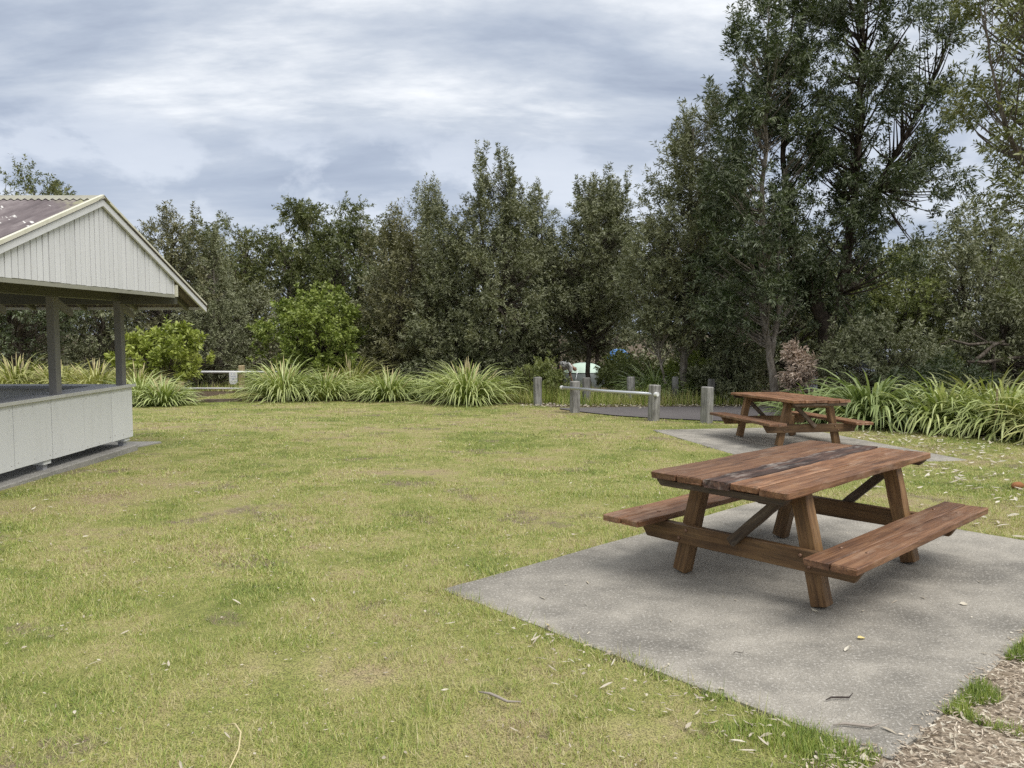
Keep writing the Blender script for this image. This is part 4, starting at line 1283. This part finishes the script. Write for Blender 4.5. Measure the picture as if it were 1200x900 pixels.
def tree(name, label, cat, x, y, stems, rows, lm, bark, n_tips=220, twigs=5, lpt=26, L=.12, W=.03, tl=.5, up=.5, seed=1, clump=.4,
         n_clump=26, shell=.5, lobes=.25, droop=.12, leaders=0, group=None, br=.03, rise=.9, tipvar=0.0):
    """stems: list of polylines [(dx,dy,z,radius)...] from the base; rows: crown envelope (z,dx,dy,radius); heights above the ground"""
    r = np.random.default_rng(seed)
    z0 = gz(x, y)
    root = empty(name, (x, y, z0), label=label, cat=cat, group=group)
    tv, tf = [], []

    def addt(p, rad, sd):
        v, f = tube_np(p, rad, sd)
        tf.append(f + sum(len(q) for q in tv))
        tv.append(v)
    SP = []
    for st in stems:
        st = np.array(st, float)
        k = np.linspace(0, len(st) - 1, (len(st) - 1) * 5 + 1)
        p = np.stack([np.interp(k, np.arange(len(st)), st[:, i]) for i in range(4)], -1)
        sm = p.copy()
        for _ in range(3):
            sm[1:-1] = (sm[:-2] + sm[1:-1] * 2 + sm[2:]) / 4
        sm[1:-1, :2] += r.normal(0, .018, (len(sm) - 2, 2))
        sm[0, 2] -= 0.15
        sm[0, 3] *= 1.25
        addt(sm[:, :3], sm[:, 3], 9)
        SP.append(sm)
    T = make_crown(rows, n_tips, r, clump, n_clump, shell, lobes)
    vert = np.zeros(n_tips, bool)
    if leaders:
        rr = np.array(rows, float)
        top, bot = rr[-1, 0], rr[0, 0]
        ex = []
        for i in range(leaders):
            zt_ = bot + (top - bot) * r.uniform(.72, 1.06)
            R0 = np.interp(min(zt_, top) - .25 * (top - bot), rr[:, 0], rr[:, 3])
            a = r.uniform(0, 6.28)
            q = r.uniform(.1, .95)
            bx, by = np.interp(zt_, rr[:, 0], rr[:, 1]) + math.cos(a) * R0 * q, np.interp(zt_, rr[:, 0], rr[:, 2]) + math.sin(a) * R0 * q
            ln = r.uniform(.5, 1.3)
            for kk in np.linspace(0, 1, 5):
                ex.append((bx + r.normal(0, .05), by + r.normal(0, .05), zt_ - ln * kk))
        T = np.concatenate([T, np.array(ex)])
        vert = np.concatenate([vert, np.ones(len(ex), bool)])
    n_t = len(T)
    cen = np.array([np.interp(T[:, 2], [q[0] for q in rows], [q[i] for q in rows]) for i in (1, 2)]).T
    outd = T[:, :2] - cen
    # limbs
    for i in range(n_t):
        best = None
        for sm in SP:
            za = np.clip(T[i, 2] - rise * .6 * np.linalg.norm(outd[i]) - .2, sm[min(3, len(sm) - 1), 2], sm[-1, 2])
            a = np.array([np.interp(za, sm[:, 2], sm[:, c_]) for c_ in range(4)])
            d_ = np.linalg.norm(a[:3] - T[i])
            if best is None or d_ < best[0]:
                best = (d_, a)
        d_, a = best
        if d_ < .15 or d_ > 6:
            continue
        if r.random() < .3 and d_ < 1.0:
            continue
        p0, p2 = a[:3], T[i]
        p1 = (p0 + p2) / 2 + np.array([0, 0, -.12 * d_]) + r.normal(0, .06 * d_, 3)
        k = np.linspace(0, 1, 5)[:, None]
        p = (1 - k) ** 2 * p0 + 2 * k * (1 - k) * p1 + k * k * p2
        r0 = min(a[3] * .55, br * (.35 + .3 * d_))
        addt(p, np.linspace(r0, .006, 5), 5)
    mesh_np('trunk', np.concatenate(tv), np.concatenate(tf), bark, root, None, True)
    # twigs carrying leaves
    o3 = np.c_[outd, np.zeros(n_t)]
    o3 = o3 / (np.linalg.norm(o3, axis=1, keepdims=True) + .3)
    TD = np.repeat(o3, twigs, 0) * .8 + r.normal(0, .55, (n_t * twigs, 3)) + np.array([0, 0, up])
    TD = np.where(np.repeat(vert, twigs)[:, None], TD * .25 + np.array([0, 0, 1.0]), TD)
    TD = norm(TD)
    TP = np.repeat(T, twigs, 0) + r.normal(0, tl * .22, (n_t * twigs, 3))
    TL = tl * (.5 + .8 * r.random(n_t * twigs))
    n = n_t * twigs * lpt
    tt = r.random((n_t * twigs, lpt)) ** .7
    base = (TP[:, None] + TD[:, None] * (tt * TL[:, None])[..., None]).reshape(-1, 3)
    rad = r.normal(0, 1, (n, 3))
    td = np.repeat(TD, lpt, 0)
    rad = norm(rad - td * (rad * td).sum(1, keepdims=True))
    ld = td * (.25 + .6 * tt.reshape(-1, 1)) + rad * .85
    V = leaf_quads(base, ld, L * (.65 + .7 * r.random(n)), W * (.7 + .6 * r.random(n)), r, droop)
    tone = np.repeat(np.clip(r.normal(.5, .22, n_t * twigs), 0, 1), lpt) * .6 + r.random(n) * .4
    V[:, 2] = np.maximum(V[:, 2], .03)
    mesh_np('crown', V, np.arange(4 * n).reshape(-1, 4), lm, root, {'rnd': np.repeat(tone, 4)})
    return root


def spire(h, w_, base=.6, cx=0.0):
    return [(base, 0, 0, w_ * .55), (base + (h - base) * .12, 0, 0, w_ * .95), (base + (h - base) * .35, cx * .3, 0, w_), (base + (h - base) * .6, cx * .6, 0, w_ * .78),
            (base + (h - base) * .8, cx * .9, 0, w_ * .45), (h, cx, 0, w_ * .08)]


def dome(h, w_, base):
    k = h - base
    return [(base, 0, 0, w_ * .55), (base + k * .2, 0, 0, w_ * .95), (base + k * .5, 0, 0, w_), (base + k * .78, 0, 0, w_ * .72), (h, 0, 0, w_ * .2)]


def straight(h, r0, lean=0.0, ly=0.0):
    return [[(0, 0, 0, r0), (lean * .3, ly * .3, h * .3, r0 * .8), (lean * .7, ly * .7, h * .65, r0 * .5), (lean, ly, h * .93, r0 * .15)]]


def fork(h, r0, sp, hf=.25):
    return [[(0, 0, 0, r0), (.05, 0, h * hf, r0 * .85), (-sp * .5, .1, h * .5, r0 * .5), (-sp, .1, h * .85, r0 * .18)],
            [(.05, 0, h * hf * .9, r0 * .7), (sp * .5, -.1, h * .52, r0 * .48), (sp * .8, 0, h * .9, r0 * .16)]]


B, BP, BD = M['bark'], M['bark_pale'], M['bark_dark']
GB = 'trees closing the back of the lawn'
# behind the kiosk
tree('gum_tree', 'open-crowned tree rising above the kiosk roof at the left edge', 'tree', -19.9, 33, fork(8.6, .2, .8), [(4.0, 0, 0, 1.3), (6, 0, 0, 1.8), (7.6, .2, 0, 1.5), (8.9, .3, 0, .5)], M['lf_gum'], B, 130, 4, 22, .15, .04, .55, .5, 301, .6, 14, group=GB)
tree('gum_tree', 'small tuft of a far tree showing over the kiosk ridge', 'tree', -20.6, 37, straight(9.0, .12), [(5, 0, 0, .6), (7.6, 0, 0, .75), (9.1, 0, 0, .3)], M['lf_gum'], B, 40, 4, 22, .15, .04, .5, .5, 302, .5, 6, group=GB)
tree('banksia_tree', 'dark tree with thick twin grey trunks seen left of the dark post', 'tree', -16.4, 27, [[(0, 0, 0, .24), (-.1, 0, 1.2, .20), (-.3, 0, 2.6, .14), (-.5, 0, 4.2, .05)], [(-.38, .1, 0, .16), (-.5, .1, 1.3, .13), (-.9, .1, 3, .07)]], [(1.2, 0, 0, 1.2), (2.4, 0, 0, 2.1), (4.2, 0, 0, 1.8), (5.4, 0, 0, .5)], M['lf_dark'], B, 200, 5, 22, .13, .035, .5, .4, 303, group=GB)
tree('banksia_tree', 'silvery-leaved tree seen between the two kiosk posts', 'tree', -14.6, 28.5, straight(4.4, .12, .3), [(.9, 0, 0, .8), (1.8, 0, 0, 1.35), (3.2, .1, 0, 1.3), (4.6, .2, 0, .5)], M['lf_grey'], B, 130, 5, 24, .12, .034, .5, .4, 304, group=GB)
tree('she_oak', 'dark shapeless tree filling the gap behind the kiosk posts', 'tree', -18.3, 30, straight(5.5, .14), dome(5.6, 2.0, .8), M['lf_banksia'], BD, 160, 5, 22, .14, .035, .5, .4, 305, group=GB)
# left group
tree('banksia_tree', 'brownish olive tree just right of the kiosk gable', 'tree', -12.9, 30, fork(6.4, .14, .5), dome(6.6, 2.05, .5), M['lf_brown'], B, 300, 5, 26, .12, .032, .5, .5, 311, .45, 26, leaders=5, group=GB)
tree('gum_tree', 'flat-layered dark green tree behind the brownish one', 'tree', -12.1, 35, fork(6.9, .16, .9), [(1.0, 0, 0, 1.2), (4.2, 0, 0, 2.0), (6.2, 0, 0, 2.3), (7.1, .3, 0, 1.2)], M['lf_gum'], B, 230, 5, 24, .14, .04, .5, .3, 312, .65, 16, group=GB)
tree('wattle_tree', 'feathery pale grey-green tree in front of the dark layered one', 'tree', -11.2, 30.0, straight(5.2, .08, .2), spire(5.6, 1.4, .4), M['lf_grey'], BP, 260, 5, 26, .11, .024, .45, .7, 313, .35, 24, leaders=4, group=GB)
tree('gum_tree', 'tall tree with bare forking limbs left of the round green tree', 'tree', -9.3, 35, fork(7.6, .15, .7, .45), [(2.6, 0, 0, 1.0), (4.5, 0, 0, 1.8), (6.3, .1, 0, 1.8), (7.3, .2, 0, 1.3), (7.9, .2, 0, .5)], M['lf_gum'], BP, 190, 5, 24, .15, .042, .5, .4, 314, .7, 14, group=GB)
tree('gum_tree', 'dense olive tree standing behind the round green tree', 'tree', -6.7, 34, fork(7.2, .15, .6), [(1.5, 0, 0, 1.4), (4, 0, 0, 2.1), (6, 0, 0, 2.0), (7.2, .1, 0, 1.1), (7.7, .1, 0, .4)], M['lf_gum'], B, 280, 5, 25, .14, .04, .5, .4, 315, .6, 18, group=GB)
tree('round_tree', 'rounded fresh green tree behind the strappy clumps', 'tree', -6.4, 26.3, fork(2.9, .10, .5), [(.55, 0, 0, 1.2), (1.2, 0, 0, 1.75), (2.1, 0, 0, 1.7), (2.9, .1, 0, 1.05), (3.4, .2, 0, .3)], M['lf_green'], B, 260, 5, 22, .13, .055, .36, .6, 316, .5, 30, group=GB)
tree('small_tree', 'small lime green tree beside the kiosk end post', 'tree', -10.75, 24.8, fork(1.7, .05, .5), [(.5, 0, 0, .95), (1.1, 0, 0, 1.3), (1.6, .1, 0, 1.05), (2.05, .1, 0, .5)], M['lf_lime'], B, 95, 5, 18, .15, .065, .28, .9, 317, .75, 20, lobes=.35, group=GB)
tree('banksia_tree', 'dark tree filling behind the white fence', 'tree', -10.9, 32, straight(5.0, .1), dome(4.6, 1.9, .3), M['lf_banksia'], BD, 180, 5, 22, .14, .036, .5, .4, 318, group=GB)
tree('banksia_tree', 'dark tree low behind the round green tree', 'tree', -4.6, 29.5, straight(4.5, .1), dome(4.6, 1.5, .3), M['lf_banksia'], BD, 150, 5, 22, .14, .036, .5, .4, 319, group=GB)
# middle row
tree('banksia_tree', 'olive-tinted tree at the left end of the central stand', 'tree', -3.55, 27, fork(6, .10, .35), spire(5.9, 1.5, .35, -.2), M['lf_brown'], B, 330, 5, 26, .115, .028, .45, .8, 321, .35, 30, leaders=10, group=GB)
tree('banksia_tree', 'slim spired tree showing over the left of the central stand', 'tree', -3.0, 29.5, straight(7.3, .10), spire(7.0, 1.15, 1.0), M['lf_grey'], B, 240, 5, 24, .12, .028, .45, .9, 322, .35, 22, leaders=8, group=GB)
tree('banksia_tree', 'broad pointed dark tree tallest in the middle of the stand', 'tree', -.55, 26, fork(6.9, .13, .5), spire(7.2, 1.85, .35, .1), M['lf_banksia'], B, 480, 5, 27, .115, .028, .45, .8, 323, .4, 36, leaders=14, group=GB)
tree('banksia_tree', 'lower dark tree tucked left of the pointed one', 'tree', -2.0, 26.2, straight(5.2, .09, -.2), spire(5.8, 1.3, .3), M['lf_banksia'], B, 260, 5, 26, .115, .028, .45, .8, 324, .4, 24, leaders=8, group=GB)
tree('banksia_tree', 'pale wispy-topped tree right of the pointed one', 'tree', .95, 28, straight(6.8, .09, .1), spire(6.6, 1.25, .5), M['lf_grey'], B, 270, 5, 25, .12, .028, .45, .9, 325, .35, 24, leaders=10, group=GB)
tree('banksia_tree', 'tree on a thin straight trunk before the green tent', 'tree', 2.55, 27, [[(0.02, 0, 0, .085), (.0, 0, 1.6, .075), (.08, 0, 3.6, .05), (0, 0, 6.6, .02)]], [(1.9, 0, 0, .8), (2.8, 0, 0, 1.5), (4.4, 0, 0, 1.55), (5.6, .2, 0, 1.1), (6.7, .3, 0, .35)], M['lf_banksia'], B, 330, 5, 26, .12, .030, .45, .7, 326, .42, 26, leaders=7, group=GB)
tree('banksia_tree', 'greyish tree standing behind the blue tent', 'tree', 4.0, 38, straight(9.0, .10, .2), spire(9.2, 1.9, .8, .2), M['lf_banksia'], B, 330, 5, 25, .15, .04, .55, .8, 327, .4, 24, leaders=9, group=GB)
tree('banksia_tree', 'tall pale spire with loose top left of the biggest tree', 'tree', 4.92, 22.8, [[(0, 0, 0, .13), (-.04, 0, .6, .11), (-.08, 0, 1.5, .10), (.05, 0, 4, .07), (.1, 0, 7.6, .02)], [(-.55, -.3, .25, .035), (-.75, -.3, .9, .035), (-.85, -.2, 2.2, .03), (-.6, 0, 4.2, .015)]],
     [(1.3, -.3, 0.3, .6), (2.1, -.3, 0, 1.25), (4.2, -.2, 0, 1.55), (5.6, .0, 0, 1.2), (6.9, .1, 0, .7), (8.0, .15, 0, .2)], M['lf_grey'], BP, 460, 5, 27, .12, .029, .45, .8, 328, .4, 34, leaders=11, group=GB)
tree('banksia_tree', 'dusky tree filling between the loose spire and the biggest tree', 'tree', 6.6, 25.5, straight(6.8, .11), spire(7.6, 1.5, .5), M['lf_banksia'], B, 330, 5, 26, .12, .030, .45, .7, 329, .4, 26, leaders=6, group=GB)
# tall pair on the right
tree('banksia_tree', 'tall tree on a slanting pale trunk behind the far table', 'tree', 6.75, 20.5, [[(.02, 0, 0, .115), (-.12, 0, 1.0, .10), (-.42, 0, 2.3, .09), (-.45, 0, 5.5, .06), (-.4, 0, 9.8, .02)], [(-.18, 0, 1.15, .06), (.03, .1, 2.2, .065), (-.02, .1, 3.6, .045), (.1, .1, 6, .02)]],
     [(1.7, -.5, 0, .75), (2.6, -.7, 0, 1.45), (4.2, -.7, 0, 1.5), (6.0, -.5, 0, 1.25), (8.2, -.5, 0, 1.25), (9.6, -.5, 0, .95), (10.8, -.5, 0, .3)], M['lf_dark'], BP, 290, 6, 27, .135, .030, .45, .55, 331, .72, 30, leaders=8, group='tall banksias behind the far table')
tree('banksia_tree', 'biggest darkest tree forking low behind the right-hand plants', 'tree', 8.15, 21, [[(.1, 0, 0, .24), (.05, 0, 1.4, .21), (-.05, 0, 2.3, .19), (-.55, 0, 3.4, .14), (-1.05, .1, 4.5, .10), (-1.2, .1, 6.8, .06), (-1.0, .1, 10, .02)],
     [(0, 0, 2.0, .15), (.45, 0, 3.5, .13), (.65, 0, 5.2, .10), (.7, 0, 7.5, .07), (.8, 0, 11.6, .02)], [(.6, 0, 4.6, .07), (1.5, -.2, 6.3, .06), (2.3, -.3, 7.9, .045), (2.9, -.3, 9.6, .02)]],
     [(1.7, .1, 0, 1.0), (2.8, .1, 0, 1.5), (3.9, .45, 0, 1.95), (4.9, .75, 0, 2.3), (6.6, .75, 0, 2.1), (8.4, .85, 0, 2.25), (10.2, .95, 0, 1.95), (12.2, .9, 0, .6)], M['lf_dark'], BD, 440, 6, 28, .135, .031, .46, .5, 332, .75, 40, leaders=6, br=.04, group='tall banksias behind the far table')
tree('banksia_tree', 'open olive banksia hanging in from the right edge', 'tree', 10.4, 15.2, [[(0.4, 0, 0, .2), (.3, 0, 2.0, .17), (-.3, 0, 4.2, .12), (-.8, 0, 6.5, .08), (-1.2, 0, 9.0, .025)], [(.25, 0, 2.2, .12), (.8, 0, 4.2, .10), (.6, 0, 7, .06), (.2, 0, 9.8, .02)], [(-.2, 0, 3.8, .06), (-.9, -.2, 4.6, .05), (-1.6, -.3, 5.8, .03), (-1.9, -.3, 7.4, .012)]],
     [(1.6, .5, 0, 1.0), (2.6, .4, 0, 1.3), (4.2, .2, 0, 1.5), (6.0, -.2, 0, 2.0), (8.0, -.1, 0, 2.0), (9.6, 0, 0, 1.2), (10.4, 0, 0, .4)], M['lf_near'], B, 330, 5, 22, .13, .032, .5, .45, 333, .6, 34, br=.035)
# right background
tree('round_tree', 'soft light green tree in the gap right of the biggest tree', 'tree', 12.2, 26, fork(4.2, .10, .6), dome(4.6, 2.0, .4), M['lf_mid'], B, 260, 5, 24, .13, .04, .45, .5, 341, .45, 26, group=GB)
tree('banksia_tree', 'grey-green tree at mid height near the right edge', 'tree', 14.3, 25, fork(5.2, .12, .5), dome(5.9, 1.9, .6), M['lf_grey'], B, 280, 5, 24, .13, .034, .45, .5, 342, .45, 26, group=GB)
tree('banksia_tree', 'dark low tree over the fallen branches at the right edge', 'tree', 12.7, 20.2, fork(2.8, .10, .5), dome(3.3, 1.35, .3), M['lf_banksia'], B, 200, 5, 24, .12, .03, .4, .4, 343, .45, 22, group=GB)
tree('round_tree', 'green tree deep behind the fallen branches', 'tree', 11.5, 31, straight(4.6, .10), dome(4.8, 2.2, .3), M['lf_mid'], B, 200, 5, 24, .15, .045, .5, .5, 344, group=GB)
tree('banksia_tree', 'olive tree far behind the biggest trunk', 'tree', 9.3, 27, straight(5.6, .10), dome(5.9, 1.9, .3), M['lf_banksia'], B, 240, 5, 24, .13, .034, .5, .5, 345, group=GB)
# shrubs
GS = 'shrubs below the trees'
def shrub(label, x, y, h, w_, lm, seed, n=90, L=.09, W=.03, tl=.28, lpt=22, cat='shrub', base=.08, name='shrub'):
    st = []
    rr = np.random.default_rng(seed)
    for i in range(5):
        a = rr.uniform(0, 6.28)
        st.append([(0.04 * math.cos(a), .04 * math.sin(a), 0, .022), (.3 * w_ * math.cos(a), .3 * w_ * math.sin(a), h * .4, .015), (.55 * w_ * math.cos(a), .55 * w_ * math.sin(a), h * .8, .006)])
    return tree(name, label, cat, x, y, st, dome(h, w_, base), lm, BD, n, 5, lpt, L, W, tl, .6, seed, .45, 20, .55, .3, group=GS, br=.02)


shrub('yellow-green shrub behind the lone bollard', .75, 23.0, 1.12, .85, M['lf_mid'], 351)
shrub('wide dark green shrub behind the middle of the rail', 4.0, 25.2, 1.12, 1.35, M['lf_mid'], 352, 120)
shrub('grey-leaved shrub under the biggest tree', 8.6, 19.2, 2.3, 1.45, M['lf_grey'], 353, 190, .10, .032, .35)
shrub('dark rounded shrub behind the light strappy plants', 9.2, 17.3, 1.30, .95, M['lf_dark'], 354, 120)
shrub('bushy green shrub in front of the blue tent', 3.75, 28.5, 1.30, .7, M['lf_mid'], 362, 120)
shrub('low olive shrub below the slanting trunk', 5.9, 22.6, 1.0, .9, M['lf_banksia'], 355)
shrub('mid-green shrub under the loose spire tree', 5.3, 24.0, 1.2, 1.0, M['lf_green'], 356)
shrub('dusky shrub at the foot of the pointed tree', -.7, 24.8, 1.1, 1.1, M['lf_banksia'], 357)
shrub('dusky shrub behind the small dark clump', -2.6, 25.2, 1.1, 1.1, M['lf_banksia'], 358)
shrub('grey shrub in the gloom left of the slanting trunk', 6.0, 21.9, 1.7, .8, M['lf_grey'], 359)
shrub('olive shrub on the rise right of the grey one', 10.6, 20.3, 1.35, 1.1, M['lf_mid'], 360, 110)
shrub('dead pinkish brown foliage hanging beside the slanting trunk', 7.0, 19.7, 1.6, .30, M['lf_dead'], 361, 34, .13, .045, .22, 16, 'dead foliage', .45, 'dead_branch')

# fallen branches
fb = empty('fallen_branch', (10.6, 19.6, gz(10.6, 19.6)), label='bare grey fallen branches lying over the bank at right', cat='branch')
for pts, rr_ in ((((0, 0, 1.75), (.5, 0, 1.62), (1.1, .1, 1.66), (1.75, .1, 1.58)), (.02, .035, .04, .03)), (((.45, -.1, 1.15), (.75, -.1, 1.35), (1.1, 0, 1.62), (1.4, .1, 1.70)), (.03, .05, .045, .03)),
                 (((.35, -.2, 1.22), (.8, -.2, 1.20), (1.5, -.1, 1.30), (2.1, 0, 1.32)), (.02, .04, .04, .03)), (((1.1, 0, .0), (1.15, 0, .8), (1.1, .05, 1.62)), (.06, .05, .04)), (((.6, .1, 1.9), (1.0, .1, 1.68), (1.15, .1, 1.64)), (.012, .02, .025))):
    MB().tube(pts, rr_, 8).build('limb', B, fb, smooth=True)

# ------------------------------------------------------------------ dense scrub and far wood behind everything
def leaf_cloud(name, label, n, fxyz, L, W, lm, seed, cat):
    r = np.random.default_rng(seed)
    P = fxyz(n, r)
    n = len(P)
    d = norm(r.normal(0, 1, (n, 3)) + np.array([0, -.2, .3]))
    V = leaf_quads(P, d, L * (.6 + .8 * r.random(n)), W * (.6 + .8 * r.random(n)), r)
    o = mesh_np(name, V, np.arange(4 * n).reshape(-1, 4), lm, None, {'rnd': np.repeat(r.random(n), 4)})
    return tag(o, label, cat, kind='stuff')


def wood(n, r):
    x = r.uniform(-52, 52, n)
    y = r.uniform(40, 47, n) + np.abs(x) * -.12
    top = 5.0 + 2.0 * vnoise(x, 0 * x, .35, 3) + 1.3 * vnoise(x, 0 * x, 1.1, 4)
    z = top * r.random(n) ** .8
    dd = vnoise(x * 1.0 + z * 7.3, y + z * 1.3, .9, 5)
    ok = dd > .3
    return np.stack([x, y, ground_z(x, y) + z], -1)[ok]


leaf_cloud('treeline', 'dark wood closing the view behind the nearer trees', 150000, wood, .30, .11, M['lf_banksia'], 401, 'wood')


def scrub(n, r):
    x = r.uniform(-26, 24, n)
    y = r.uniform(29.5, 38.5, n)
    h = .5 + 2.2 * vnoise(x, y, .5, 6)
    z = h * r.random(n)
    ok = (vnoise(x, y, 1.0, 7) > .3) & ~((x > 1.2) & (x < 5.8) & (y < 38)) & ~((x > -13.0) & (x < -8.6) & (y < 31.5))
    return np.stack([x, y, ground_z(x, y) + z], -1)[ok]


leaf_cloud('undergrowth', 'dark scrub between the trunks of the back trees', 60000, scrub, .17, .06, M['lf_banksia'], 402, 'undergrowth')
